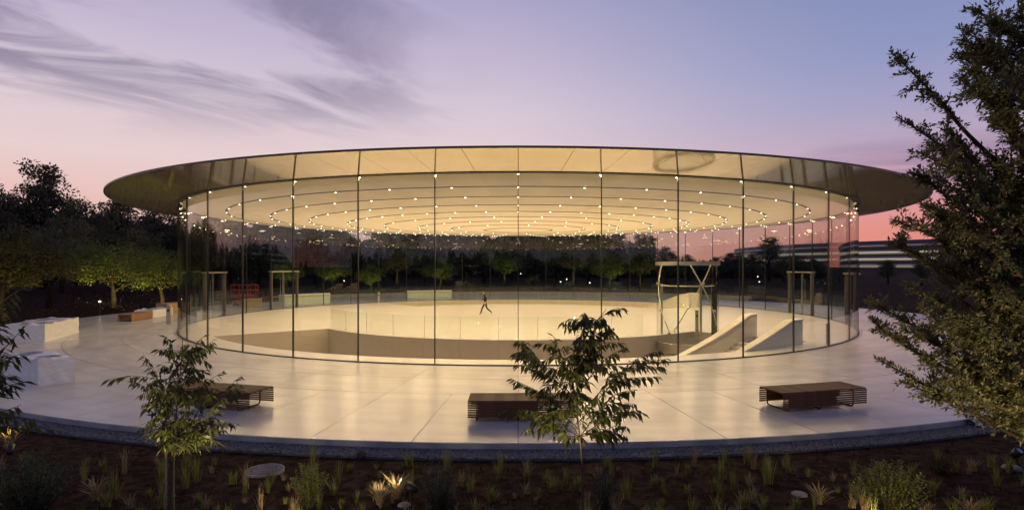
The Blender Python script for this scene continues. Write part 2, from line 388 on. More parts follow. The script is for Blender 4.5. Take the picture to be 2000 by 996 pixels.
# ---- plaza: joint base with raised slabs
bm = bmesh.new(); arcbox(bm, 20.62, R_PLAZA - 0.02, -180, 180, -0.30, -0.012, n=176)
plaza = tag(link('plaza', mesh_of(bm, 'plaza'), M['joint']), kind='structure')
def ring_copies(name, me, m, parent, count, step, start=0.0, jit=0.0):
    out = []
    for k in range(count):
        o = link(name, me, m, parent); o.rotation_euler = (0, 0, R(start + k * step))
        if jit: o.location.z = random.uniform(-jit, jit)
        out.append(o)
    return out
def slab(name, r0, r1, width_deg, z0, z1, gap, n=4):
    g = math.degrees(gap / 2 / r1)
    bm = bmesh.new(); arcbox(bm, r0 + gap / 2, r1 - gap / 2, g, width_deg - g, z0, z1, n=n)
    top = [e for e in bm.edges if all(v.co.z > z1 - 1e-6 for v in e.verts) and len([f for f in e.link_faces if abs(f.normal.z) < .9 or True]) == 2]
    return mesh_of(bm, name)
S = 360 / 44
ring_copies('paving_slab', slab('paving_slab', 20.66, 22.9, S, -0.01, 0.0, 0.014), M['stone'], plaza, 44, S)
ring_copies('paving_slab', slab('paving_slab', 22.9, 25.1, S, -0.01, 0.0, 0.014), M['stone'], plaza, 44, S)
ring_copies('paving_slab', slab('paving_slab', 25.1, R_PLAZA, S / 2, -0.01, 0.0, 0.016), M['stone'], plaza, 88, S / 2)
ring_copies('edge_stone', slab('edge_stone', R_PLAZA - 0.03, R_PLAZA + 0.02, S / 2, -0.125, -0.011, 0.006), M['edge'], plaza, 88, S / 2)

# ================================================================== PAVILION
RG, RR_ = 20.5, 23.6
_zr = [0, 2.35, 4.6, 6.86, 9.1, 11.4, 13.7, 15.9, 18.2, 20.5, 23.6]
_zz = [5.95, 5.97, 6.03, 6.08, 6.14, 6.21, 6.30, 6.42, 6.53, 6.70, 6.93]
def zc(r): return float(np.interp(r, _zr, _zz))
pav = empty('pavilion'); tag(pav, 'round glass pavilion with a thin overhanging disc roof lit warmly inside', 'pavilion')
# interior floor with the two stair wells cut out
NEAR, FAR = (-52.0, 44.0), (121.0, 221.0)
bm = bmesh.new(); vcache = {}
def vv(r, a, z=0.0):
    k = (round(r, 3), a % 360 if r > 0 else 0, z)
    if k not in vcache: vcache[k] = bm.verts.new(pol(r, a, z))
    return vcache[k]
RIN, ROUT = 13.4, 19.2
bands = [0, 5, 9, RIN, ROUT, 20.64]
for r0, r1 in zip(bands, bands[1:]):
    for a in range(0, 360, 1):
        if r0 == RIN and (a < NEAR[1] or a >= 360 + NEAR[0] or FAR[0] <= a < FAR[1]): continue
        q = [vv(r0, a), vv(r1, a), vv(r1, a + 1), vv(r0, a + 1)]
        q = list(dict.fromkeys(q)); bm.faces.new(q)
me = mesh_of(bm, 'interior_floor')
for p in me.polygons: p.use_smooth = False
fl = tag(link('interior_floor', me, M['floor']), kind='structure')
md = fl.modifiers.new('t', 'SOLIDIFY'); md.thickness = 0.012; md.offset = -1
# wells: walls made of panels, bottom
for (a0, a1) in (NEAR, FAR):
    bm = bmesh.new(); arcbox(bm, RIN - 0.4, ROUT + 0.4, a0 - 1.5, a1 + 1.5, -4.9, -4.6, n=40)
    wf = tag(link('stair_well_floor', mesh_of(bm, 'stair_well_floor'), M['stairstone']), kind='structure')
    ww = tag(empty('stair_well_wall'), kind='structure')
    k = 12; st = (a1 - a0) / k
    for (ra, rb) in ((RIN - 0.22, RIN - 0.01), (ROUT + 0.012, ROUT + 0.2)):
        g = 0.004 * 57.3 / ra
        me = arcmesh('wall_panel', ra, rb, g, st - g, -4.6, -0.013, n=6)
        for i in range(k):
            o = link('wall_panel', me, M['wellwall'], ww); o.rotation_euler.z = R(a0 + i * st)
        o = link('wall_backing', arcmesh('wall_backing', *((ra - 0.1, ra - 0.02) if ra < 15 else (rb + 0.02, rb + 0.1)), a0, a1, -4.6, -0.02, n=40), M['joint'], ww)
    link('end_wall', arcmesh('end_wall', RIN - 0.01, ROUT + 0.01, a0 - 0.8, a0 - 0.0, -4.6, -0.013, n=2), M['wellwall'], ww)
    link('end_wall', arcmesh('end_wall', RIN - 0.01, ROUT + 0.01, a1 + 0.0, a1 + 0.8, -4.6, -0.013, n=2), M['wellwall'], ww)

# roof shell
bm = bmesh.new()
prof = [(r, zc(r) + 0.10) for r in np.linspace(0.001, 20.4, 14)][1:]
lathe(bm, [(0, zc(0) + 0.10)] + prof + [(22.0, zc(22) + 0.06), (RR_ - 0.02, zc(RR_) + 0.025)], n=132)
tops = [(RR_ - 0.02, 6.985), (22, 7.08), (18, 7.22), (10, 7.42), (0, 7.5)]
lathe(bm, tops, n=132)
roof = link('roof', mesh_of(bm, 'roof', True), M['slot'], pav)
roof.data.materials.append(M['rooftop'])
for p in roof.data.polygons:
    if p.center.z > 6.99: p.material_index = 1
bm = bmesh.new(); arcbox(bm, RR_ - 0.05, RR_, -180, 180, 6.925, 6.99, n=176)
link('roof_rim', mesh_of(bm, 'roof_rim'), M['rim'], roof)
def panel(r0, r1, wd, seam, n, bands_):
    bm = bmesh.new()
    rsx = np.linspace(r0, r1, bands_ + 1); lo, hi = [], []
    for r in rsx:
        g = math.degrees(seam / 2 / max(r, 0.4))
        ang_ = np.linspace(g, wd - g, n + 1)
        lo.append([bm.verts.new(pol(r, a, zc(r))) for a in ang_]); hi.append([bm.verts.new(pol(r, a, zc(r) + 0.05)) for a in ang_])
    for i in range(bands_):
        for j in range(n):
            bm.faces.new((lo[i][j], lo[i + 1][j], lo[i + 1][j + 1], lo[i][j + 1])); bm.faces.new((hi[i][j], hi[i][j + 1], hi[i + 1][j + 1], hi[i + 1][j]))
    for j in range(n):
        bm.faces.new((lo[0][j], lo[0][j + 1], hi[0][j + 1], hi[0][j])); bm.faces.new((lo[-1][j], hi[-1][j], hi[-1][j + 1], lo[-1][j + 1]))
    for i in range(bands_):
        bm.faces.new((lo[i][0], hi[i][0], hi[i + 1][0], lo[i + 1][0])); bm.faces.new((lo[i][-1], lo[i + 1][-1], hi[i + 1][-1], hi[i][-1]))
    me = mesh_of(bm, 'ceiling_panel')
    return smooth_by_angle(me, 30)
ring_copies('soffit_panel', panel(RG + 0.13, RR_ - 0.055, S / 2, 0.012, 4, 6), M['soffit'], roof, 88, S / 2)
radii = [20.5, 18.2, 15.9, 13.7, 11.4, 9.1, 6.86, 4.6, 2.35]
secs = [44, 44, 22, 22, 22, 22, 11, 11]
for i in range(8):
    n_ = secs[i]; off = S / 2 if n_ == 44 else 0.0
    ring_copies('ceiling_panel', panel(radii[i + 1] + 0.06, radii[i] - (0.16 if i == 0 else 0.06), 360 / n_, 0.008, max(3, 176 // n_), 2), M['ceil'], roof, n_, 360 / n_, off)
bm = bmesh.new(); lathe(bm, [(0, zc(0)), (1.2, zc(1.2)), (2.29, zc(2.29)), (2.29, zc(2.29) + .05), (0, zc(0) + .05)], n=88)
link('ceiling_panel', mesh_of(bm, 'ceiling_disc'), M['ceil'], roof)

# dark trim rings that line the light slots
for i, r in enumerate(radii):
    bm = bmesh.new(); hw = 0.055
    arcbox(bm, r - (0.15 if i == 0 else hw), r + (0.12 if i == 0 else hw), -180, 180, lambda q, a, r=r: zc(r) - 0.014, zc(r) + 0.045, n=176)
    link('slot_ring', mesh_of(bm, 'slot_ring'), M['slot'], roof)
# glass wall
pane = arcmesh('glass_pane', RG - 0.025, RG + 0.025, 0.06, S - 0.06, 0.03, 6.76, n=10)
smooth_by_angle(pane, 30)
ring_copies('glass_pane', pane, M['glass'], pav, 44, S)
ring_copies('glass_joint', arcmesh('glass_joint', RG - 0.035, RG + 0.035, -0.038, 0.038, 0.03, 6.745, n=1), M['seal'], pav, 44, S)
link('base_channel', arcmesh('base_channel', RG - 0.05, RG + 0.07, -180, 180, -0.02, 0.032, n=176), M['darkmetal'], pav)

# downlights
bm = bmesh.new(); lathe(bm, [(0.06, 0.0), (0.06, -0.030), (0.045, -0.030), (0.042, -0.02), (0.0, -0.02)], n=10); me_h = mesh_of(bm, 'downlight')
bm = bmesh.new(); lathe(bm, [(0.036, -0.026), (0.033, -0.042), (0.0, -0.048)], n=10); me_l = mesh_of(bm, 'lens')
LW = 102.0
ld = bpy.data.lights.new('downlight_lamp', 'SPOT'); ld.energy = LW; ld.color = (1.0, 0.655, 0.335); ld.spot_size = R(179); ld.spot_blend = 0.5; ld.shadow_soft_size = 0.06
per = [44, 44, 44, 44, 44, 22, 22, 11]
for i, cnt in enumerate(per):
    for k in range(cnt):
        a = k * 360 / cnt + (0 if cnt == 44 else (S if cnt == 22 else S))
        r = radii[i] - (0.10 if i == 0 else 0.0)
        h = link('downlight', me_h, M['slot'], pav); h.location = pol(r, a, zc(r) + 0.0)
        link('lens', me_l, M['lens'], h)
        lo_ = bpy.data.objects.new('downlight_lamp', ld); C.objects.link(lo_); lo_.parent = h; lo_.location = (0, 0, -0.075)

# door portals set in single glass bays
def portal(bay, label):
    a0, a1 = bay * S, (bay + 1) * S
    p0, p1 = pol(RG, a0), pol(RG, a1)
    mid = (p0 + p1) / 2; wdt = (p1 - p0).length
    t = empty('door_portal', mid, math.atan2(p1.y - p0.y, p1.x - p0.x)); tag(t, label, 'door', 'door portals in the glass wall')
    H = 3.02; h2 = wdt / 2
    for sgn in (-1, 1):
        bm = bmesh.new(); box(bm, sgn * h2 - 0.045, sgn * h2 + 0.045, -0.12, 0.12, 0.0, H - 0.03, bevel=0.008); link('jamb', mesh_of(bm, 'jamb'), M['jamb'], t)
    bm = bmesh.new(); box(bm, -h2 - 0.1, h2 + 0.1, -0.2, 0.2, H - 0.03, H + 0.07, bevel=0.01); link('header', mesh_of(bm, 'header'), M['bronze'], t)
    for sgn in (-1, 1):
        bm = bmesh.new(); box(bm, min(sgn * 0.03, sgn * (h2 - 0.08)), max(sgn * 0.03, sgn * (h2 - 0.08)), -0.13, -0.11, 0.03, H - 0.04)
        lf = link('door_leaf', mesh_of(bm, 'door_leaf'), M['glassthin'], t)
        bm = bmesh.new(); box(bm, sgn * 0.035 if sgn > 0 else -0.075, 0.075 if sgn > 0 else -0.035, -0.15, -0.10, 0.03, H - 0.04); link('stile', mesh_of(bm, 'stile'), M['bronze'], lf)
        bm = bmesh.new(); tube(bm, [(sgn * 0.22, -0.13, 0.55), (sgn * 0.22, -0.2, 0.58), (sgn * 0.22, -0.2, 2.5), (sgn * 0.22, -0.13, 2.53)], 0.022, 8)
        link('pull_handle', mesh_of(bm, 'pull_handle', True), M['bronze'], lf)
        bm = bmesh.new(); tube(bm, [(sgn * 0.22, -0.2, 1.0), (sgn * 0.9, -0.2, 1.0), (sgn * 1.1, -0.13, 1.0)], 0.02, 8); link('push_bar', mesh_of(bm, 'push_bar', True), M['bronze'], lf)
portal(-11, 'steel framed glass double door nearest the stacked wooden crate, seen side-on')
portal(-14, 'steel framed glass double door in the glass wall facing the long sheeted counter')
portal(11, 'steel framed glass double door behind the sloping stair parapets')
portal(8, 'steel framed glass door seen edge-on at the tight end of the glass wall')

# ---- stairs: curved parapets and steps
SL = 0.33
def stair(a_in, a_out, dirn, label):
    """a_in / a_out: angle of the upper end of inner and outer parapet; dirn -1 descends towards smaller angles"""
    t = empty('staircase'); tag(t, label, 'staircase', 'stairs down from the pavilion floor')
    for nm, r, a_top in (('inner_parapet', 16.5, a_in), ('outer_parapet', 19.28, a_out)):
        flat = 2.9
        bm = bmesh.new(); n_ = 40; span = 34.0
        cols = []
        for i in range(n_ + 1):
            s = span * i / n_
            if abs(s - flat) < span / n_ / 2: s = flat
            z1 = 1.05 - max(0.0, R(s - flat) * r * SL)
            z0 = min(-0.02, z1 - 1.6)
            a = a_top + dirn * s
            cols.append([bm.verts.new(pol(r - 0.17, a, z0)), bm.verts.new(pol(r + 0.17, a, z0)), bm.verts.new(pol(r + 0.17, a, z1 - 0.04)), bm.verts.new(pol(r + 0.13, a, z1)), bm.verts.new(pol(r - 0.13, a, z1)), bm.verts.new(pol(r - 0.17, a, z1 - 0.04))])
        for p, q in zip(cols, cols[1:]):
            for k in range(6): bm.faces.new((p[k], p[(k + 1) % 6], q[(k + 1) % 6], q[k]))
        bm.faces.new(cols[0]); bm.faces.new(cols[-1][::-1])
        par = link(nm, mesh_of(bm, nm), M['stairstone'], t)
        bm = bmesh.new(); cp = []
        for i in range(n_ + 1):
            s = span * i / n_
            z1 = 1.05 - max(0.0, R(s - flat) * r * SL)
            cp.append((a_top + dirn * s, z1))
        cols = [[bm.verts.new(pol(r + dr, a - (dirn * .12 if i == 0 else 0), z1 + dz)) for dr, dz in ((-.2, .005), (.2, .005), (.21, .03), (.18, .06), (-.18, .06), (-.21, .03))] for i, (a, z1) in enumerate(cp)]
        for p, q in zip(cols, cols[1:]):
            for k in range(6): bm.faces.new((p[k], p[(k + 1) % 6], q[(k + 1) % 6], q[k]))
        bm.faces.new(cols[0]); bm.faces.new(cols[-1][::-1])
        link('coping', mesh_of(bm, 'coping'), M['stairstone'], par)
        bm = bmesh.new(); pts = []
        for i in range(20):
            s = 1.2 + 26 * i / 19; z1 = 1.05 - max(0.0, R(s - flat) * r * SL)
            pts.append(pol(r + (0.24 if r < 18 else -0.24), a_top + dirn * s, z1 - 0.14))
        tube(bm, pts, 0.022, 6); link('handrail', mesh_of(bm, 'handrail', True), M['steel'], par)
    tread = 0.46; da = math.degrees(tread / 17.9); a = a_out + dirn * 1.0
    me = None
    for i in range(22):
        z = -0.152 * (i + 1) + 0.0
        aa, ab = a + dirn * da * i, a + dirn * da * (i + 1)
        o = link('step', arcmesh('step', 16.68, 19.1, min(aa, ab), max(aa, ab), z - 0.3, z + 0.0, n=2), M['stairstone'], t)
    return t
stair(45.5, 40.6, -1, 'carved pale stone staircase with sloping parapets beside the glass lift')
stair(119.5, 124.3, 1, 'carved pale stone staircase seen through the glass lift')

# ---- glass balustrades round the wells
def guard(a0, a1, label):
    t = empty('glass_balustrade'); tag(t, label, 'balustrade', 'clear guards round the stair wells')
    k = max(1, round((a1 - a0) / S)); st = (a1 - a0) / k
    me = arcmesh('guard_pane', RIN - 0.16, RIN - 0.145, 0.03, st - 0.03, 0.0, 1.07, n=4)
    me2 = arcmesh('pane_edge', RIN - 0.160, RIN - 0.145, -0.028, 0.028, 0.0, 1.07, n=1)
    for i in range(k):
        o = link('guard_pane', me, M['glassthin'], t); o.rotation_euler.z = R(a0 + i * st)
        if i: 
            e = link('pane_edge', me2, M['steel'], o)
guard(-52, 28, 'frameless clear glass guard along the wide stair well, next to the glass wall')
guard(139, 221, 'frameless clear glass guard along the distant stair well')

# ---- glass lift
lc = pol(14.3, 36.3)
lift = empty('glass_lift', lc); tag(lift, 'round glass lift with spiralling steel rails and a steel top ring', 'lift')
bm = bmesh.new(); lathe(bm, [(1.5, -2.8), (1.5, 3.5), (1.485, 3.5), (1.485, -2.8)], n=48); me = mesh_of(bm, 'glass_drum', True); smooth_by_angle(me); link('glass_drum', me, M['glassthin'], lift)
for z0, z1, r0, r1, nm in ((3.5, 3.68, 1.44, 1.56, 'top_ring'), (-0.72, -0.28, 1.47, 1.56, 'base_band')):
    bm = bmesh.new(); lathe(bm, [(r0, z0), (r1, z0), (r1, z1), (r0, z1), (r0, z0)], n=48); me = mesh_of(bm, nm, True); smooth_by_angle(me); link(nm, me, M['steel'], lift)
for k in range(3):
    bm = bmesh.new(); pts = []
    a0 = R(k * 120 + 20)
    for i in range(25):
        a = a0 + R(105) * i / 24; pts.append((1.40 * math.cos(a), 1.36 * math.sin(a), 3.5 - 4.4 * i / 24))
    tube(bm, pts, 0.032, 8)
    rl = link('spiral_rail', mesh_of(bm, 'spiral_rail', True), M['steel'], lift)
    for i in (5, 12, 18):
        p = Vector(pts[i]); q = p * 1.08; q.z = p.z
        bm = bmesh.new(); tube(bm, [p, q], [0.05, 0.07], 8); link('rail_bracket', mesh_of(bm, 'rail_bracket', True), M['steel'], rl)
for a, wdt, h, m in ((-78, .05, 2.55, 'steel'), (-30, .13, 2.6, 'darkmetal'), (150, .05, 2.55, 'steel')):
    bm = bmesh.new(); x, y = 1.3 * math.cos(R(a)), 1.3 * math.sin(R(a)); box(bm, x - wdt, x + wdt, y - .05, y + .05, -0.9, h); link('door_post', mesh_of(bm, 'door_post'), M[m], lift)
bm = bmesh.new(); tube(bm, [(1.3 * math.cos(R(a)), 1.3 * math.sin(R(a)), 2.5) for a in range(-190, -29, 10)], 0.03, 6); link('door_head_ring', mesh_of(bm, 'door_head_ring', True), M['steel'], lift)
bm = bmesh.new(); lathe(bm, [(0, -2.6), (1.4, -2.6), (1.4, -2.8), (0, -2.8)], n=36); link('lift_car_floor', mesh_of(bm, 'lift_car_floor'), M['stairstone'], lift)

# ---- door-opener posts
def post(p, h, wdt, label, rz=0.0):
    t = empty('steel_post', p, rz); tag(t, label, 'post', 'steel door-opener posts')
    bm = bmesh.new(); box(bm, -wdt / 2, wdt / 2, -wdt / 3, wdt / 3, 0, h - 0.02, bevel=0.012); link('shaft', mesh_of(bm, 'shaft'), M['steel'], t)
    bm = bmesh.new(); box(bm, -wdt / 2 - .006, wdt / 2 + .006, -wdt / 3 - .006, wdt / 3 + .006, h - 0.02, h, bevel=0.005); link('cap', mesh_of(bm, 'cap'), M['steel'], t)
    bm = bmesh.new(); box(bm, -wdt * .28, wdt * .28, -wdt / 3 - .008, -wdt / 3 + 0.002, h * .68, h * .68 + .12, bevel=0.003); link('push_plate', mesh_of(bm, 'push_plate'), M['darkmetal'], t)
post(G(330, 633), 1.13, 0.25, 'square steel post on the plaza in front of the plywood crate')
post(G(1763, 643), 0.95, 0.26, 'square steel post on the open plaza between the glass wall and the oak')
post(G(1617, 672), 0.93, 0.16, 'slim steel post inside the glass beside the stair parapet')
post(G(1361, 648), 1.15, 0.17, 'slim steel post beside the glass lift')
post(G(740, 591), 1.0, 0.18, 'slim steel post near the sheeted counters, behind the wide floor')
post(G(1398, 598), 1.0, 0.16, 'slim steel post near the staircase seen through the lift')

# ================================================================== BENCHES
def bench_parts():
    out = []
    Lh, Wh, H = 1.22, 0.42, 0.46
    bm = bmesh.new(); box(bm, -Lh, Lh, -0.0155, 0.0155, 0, 0.03, bevel=0.004); top = mesh_of(bm, 'slat'); top.materials.append(M['wood'])
    ny = 22
    for i in range(ny):
        y = -Wh + 0.03 + (2 * Wh - 0.06) * i / (ny - 1); out.append(('top_slat', top, (0, y, H - 0.03), (1, 1.12, 1)))
    bm = bmesh.new(); box(bm, -Lh, Lh, -0.016, 0.016, 0, 0.036, bevel=0.006); sd = mesh_of(bm, 'slat'); sd.materials.append(M['wood'])
    for i in range(7):
        z = 0.085 + i * 0.051
        for s in (-1, 1): out.append(('side_slat', sd, (0, s * Wh, z), (1, 1, 1)))
    bm = bmesh.new()
    tube(bm, [(0, -Wh + .04, H - .05), (0, -Wh + .04, .07), (0, -Wh + .07, .025), (0, -Wh + .14, .013), (0, Wh - .14, .013), (0, Wh - .07, .025), (0, Wh - .04, .07), (0, Wh - .04, H - .05), (0, 0, H - .045), (0, -Wh + .04, H - .05)], 0.017, 6)
    for y in (-Wh + .045, Wh - .045):
        b2 = bmesh.new(); box(b2, -1.0, .35, -.012, .012, .1, .4, bevel=.004); ip = mesh_of(b2, 'inner_board'); ip.materials.append(M['wood']); out.append(('inner_board', ip, (0, y, 0), (1, 1, 1)))
    lg = mesh_of(bm, 'leg_frame', True); lg.materials.append(M['darkmetal'])
    for x in (-1.02, -0.1, 0.85): out.append(('leg_frame', lg, (x, 0, 0), (1, 1, 1)))
    return out
BP = bench_parts()
def bench(p, rz, label):
    t = empty('slatted_bench', p, rz); tag(t, label, 'bench', 'slatted benches on the plaza')
    for nm, me, loc, scl in BP:
        o = link(nm, me, None, t); o.location = loc; o.scale = scl
    return t
bench(pol(27.4, 0.2), R(0.2), 'dark slatted wooden bench half hidden behind the taller sapling')
bench(pol(27.3, 15.5), R(15.5), 'dark slatted wooden bench standing clear on the plaza, near the oak')
bench(pol(27.3, -15.7), R(-15.7), 'dark slatted wooden bench behind the staked sapling')
# plain light-wood bench frame lying by the bed
p = (G(257, 628) + G(300, 620)) / 2
t = empty('wooden_bench_frame', (p.x - 0.4, p.y, 0), math.atan2(3.0, -0.42)); tag(t, 'pale brown wooden bench body, open at its end, at the plaza edge', 'bench')
for nm, b in (('top_board', (-1.5, 1.5, -.4, .4, .40, .45)), ('side_board', (-1.5, 1.5, -.4, -.35, .02, .40)), ('side_board', (-1.5, 1.5, .35, .4, .02, .40)), ('rib', (-1.2, -1.15, -.35, .35, .05, .40)), ('rib', (1.2, 1.25, -.35, .35, .05, .40))):
    bm = bmesh.new(); box(bm, *b, bevel=0.006); link(nm, mesh_of(bm, nm), M['woodnew'], t)

# ---- plastic wrapped things
def wrapped(name, p, rz, L, W, H, label, seed, cat='wrapped bench', ridge=0.12):
    t = empty(name, p, rz); tag(t, label, cat)
    bm = bmesh.new(); bmesh.ops.create_grid(bm, x_segments=1, y_segments=1, size=0.5); bm.free()
    bm = bmesh.new(); bmesh.ops.create_cube(bm, size=1.0)
    bmesh.ops.subdivide_edges(bm, edges=bm.edges[:], cuts=14, use_grid_fill=True)
    for v in bm.verts:
        c = v.co.copy(); q = Vector((c.x * L, c.y * W, (c.z + 0.5) * H))
        sd = Vector((seed * 7.1, 0, 0))
        f = mnoise.noise(q * 2.2 + sd) * 0.03 + mnoise.noise(q * 6 + sd) * 0.014
        if c.z > 0.49:
            q.z += ridge * max(0, mnoise.noise(Vector((q.x * 1.6, q.y * 2.2, seed)))) + f
        if abs(c.x) > .49: q.x += math.copysign(f, c.x)
        if abs(c.y) > .49: q.y += math.copysign(f, c.y)
        if c.z < -.49: q.z = 0.0
        elif c.z < -0.4: q.z = max(0.01, q.z + mnoise.noise(q * 3) * 0.02)
        v.co = q
    me = mesh_of(bm, 'plastic_wrap', True); smooth_by_angle(me, 50)
    link('plastic_wrap', me, M['wrap'], t)
    for k, xx in enumerate((-0.25, 0.2)):
        bm = bmesh.new()
        bmesh.ops.create_grid(bm, x_segments=6, y_segments=4, size=0.5)
        for v in bm.verts:
            x = xx * L + v.co.x * 0.35; y = v.co.y * W * .55 + 0.1 * W * (k * 2 - 1) * .5
            q = Vector((x, y, 0)); sd = seed
            zz = H + ridge * max(0, mnoise.noise(Vector((x * 1.6, y * 2.2, seed)))) + mnoise.noise(Vector((x, y, H)) * 2.2 + Vector((seed * 7.1, 0, 0))) * .03 + 0.02
            v.co = Vector((x, y, zz))
        link('tape_patch', mesh_of(bm, 'tape_patch', True), M['wraptape'], t)
    return t
P, Q = G(75, 754.5), G(144, 745)
u = (Q - P).normalized(); wv = Vector((-u.y, u.x, 0))
c = P + (Q - P) / 2 + wv * 1.28
wrapped('wrapped_bench', c, math.atan2(wv.y, wv.x), 2.6, 0.88, 0.74, 'bench wrapped in white plastic with grey tape, beside the mulch bed and leaning leaves', 1.3)
P, Q = G(87, 668.5), G(153.5, 649)
u = (Q - P).normalized(); wv = Vector((-u.y, u.x, 0))
c = (P + Q) / 2 + wv * 0.85
wrapped('wrapped_crate', c, math.atan2(u.y, u.x), 4.3, 1.7, 0.78, 'long low crate wrapped in white plastic near the lit trees', 4.2, 'wrapped crate')
p = G(283, 622); wrapped('wrapped_pile', (p.x - 0.5, p.y + 1.8, 0), R(95), 2.6, 1.2, 0.5, 'low white wrapped pile behind the pale wooden bench body', 8.8, 'wrapped pile')
# crates
def crate(p, rz, L, W, H, label):
    t = empty('plywood_crate', p, rz); tag(t, label, 'crate', 'plywood crates')
    for nm, b in (('front_board', (-L / 2, L / 2, -W / 2, -W / 2 + .02, .1, H)), ('back_board', (-L / 2, L / 2, W / 2 - .02, W / 2, .1, H)), ('end_board', (-L / 2, -L / 2 + .02, -W / 2 + .021, W / 2 - .021, .1, H)), ('end_board', (L / 2 - .02, L / 2, -W / 2 + .021, W / 2 - .021, .1, H)), ('lid', (-L / 2 - .02, L / 2 + .02, -W / 2 - .02, W / 2 + .02, H, H + .03)),
                  ('runner', (-L / 2, L / 2, -W / 2, -W / 2 + .1, 0, .1)), ('runner', (-L / 2, L / 2, W / 2 - .1, W / 2, 0, .1)), ('batten', (-L / 2 + .05, -L / 2 + .14, -W / 2 - .018, -W / 2, .1, H)), ('batten', (L / 2 - .14, L / 2 - .05, -W / 2 - .018, -W / 2, .1, H))):
        bm = bmesh.new(); box(bm, *b, bevel=0.004); link(nm, mesh_of(bm, nm), M['ply'], t)
p = G(332, 613); crate((p.x - 0.2, p.y + 0.8, 0), R(70), 2.0, 1.1, 0.74, 'plywood crate on the plaza against the edge of the glass wall')
p = G(489, 601); crate((p.x, p.y + .5, 0), R(20), 1.35, 0.9, 0.72, 'plywood crate standing in front of the red platform lift')
# sheeted counters
def counter(pa, pb, dep, H, label, z=0.0):
    d = pb - pa; L = d.length; rz = math.atan2(d.y, d.x); ctr = (pa + pb) / 2
    nrm = Vector((-d.y, d.x, 0)).normalized()
    t = empty('sheeted_counter', ctr + nrm * dep / 2, rz); tag(t, label, 'counter', 'long sheeted counters')
    bm = bmesh.new(); box(bm, -L / 2, L / 2, -dep / 2, dep / 2, 0, H - .1, bevel=.02); link('body', mesh_of(bm, 'body'), M['draped'], t)
    bm = bmesh.new(); box(bm, -L / 2 - .02, L / 2 + .02, -dep / 2 - .02, dep / 2 + .02, H - .1, H, bevel=.02); link('top_sheet', mesh_of(bm, 'top_sheet'), M['wrap'], t)
    bm = bmesh.new(); box(bm, -L / 2 - .024, L / 2 + .024, -dep / 2 - .026, -dep / 2 - .019, H - .22, H - .13); link('tape_strip', mesh_of(bm, 'tape_strip'), M['yellow'], t)
counter(G(556, 597), G(645, 592), 1.0, 0.95, 'long white sheeted counter beyond the steel framed door')
counter(G(796, 583.5), G(882, 582), 1.1, 0.85, 'long white sheeted counter near the walking person')
# red platform lift
p = Vector(D(478, 598, 51.5)); p.z = 0
t = empty('platform_lift', p, R(12)); tag(t, 'small red platform lift with guard rails behind the plywood crate', 'platform lift')
for nm, b, m in (('chassis', (-.95, .95, -.4, .4, .18, .42), 'red'), ('platform', (-1, 1, -.42, .42, .78, .86), 'red'), ('lower_panel', (-1, 1, -.43, -.42, .86, 1.06), 'red')):
    bm = bmesh.new(); box(bm, *b, bevel=.01); link(nm, mesh_of(bm, nm), M[m], t)
for x in (-.7, .7):
    for y in (-.36, .36):
        bm = bmesh.new(); lathe(bm, [(0, -.06), (.17, -.06), (.19, -.04), (.19, .04), (.17, .06), (0, .06)], n=16)
        o = link('wheel', mesh_of(bm, 'wheel', True), M['rubber'], t); o.location = (x, y, .19); o.rotation_euler = (R(90), 0, 0)
for s in (-1, 1):
    bm = bmesh.new(); tube(bm, [(-.8, s * .3, .42 if s > 0 else .78), (.8, s * .3, .78 if s > 0 else .42)], .04, 6); link('scissor_arm', mesh_of(bm, 'scissor_arm'), M['red'], t)
for z in (1.4, 1.85):
    bm = bmesh.new(); tube(bm, [(-1, -.42, z), (1, -.42, z), (1, .42, z), (-1, .42, z), (-1, -.42, z)], .035, 6); link('rail', mesh_of(bm, 'rail'), M['red'], t)
for x in (-1, -.35, .35, 1):
    for y in (-.42, .42):
        bm = bmesh.new(); tube(bm, [(x, y, .86), (x, y, 1.85)], .035, 6); link('rail_post', mesh_of(bm, 'rail_post'), M['red'], t)

# seat wall at the back of the plaza
t = empty('seat_wall'); tag(t, 'low curved stone seat wall behind the plaza, seen through the pavilion', 'wall')
for k in range(16):
    a = 128 + k * 6.0
    link('seat_block', arcmesh('seat_block', 29.46, 30.1, a + .02, a + 5.98, -0.16, 0.44, n=4), M['palestone'], t)

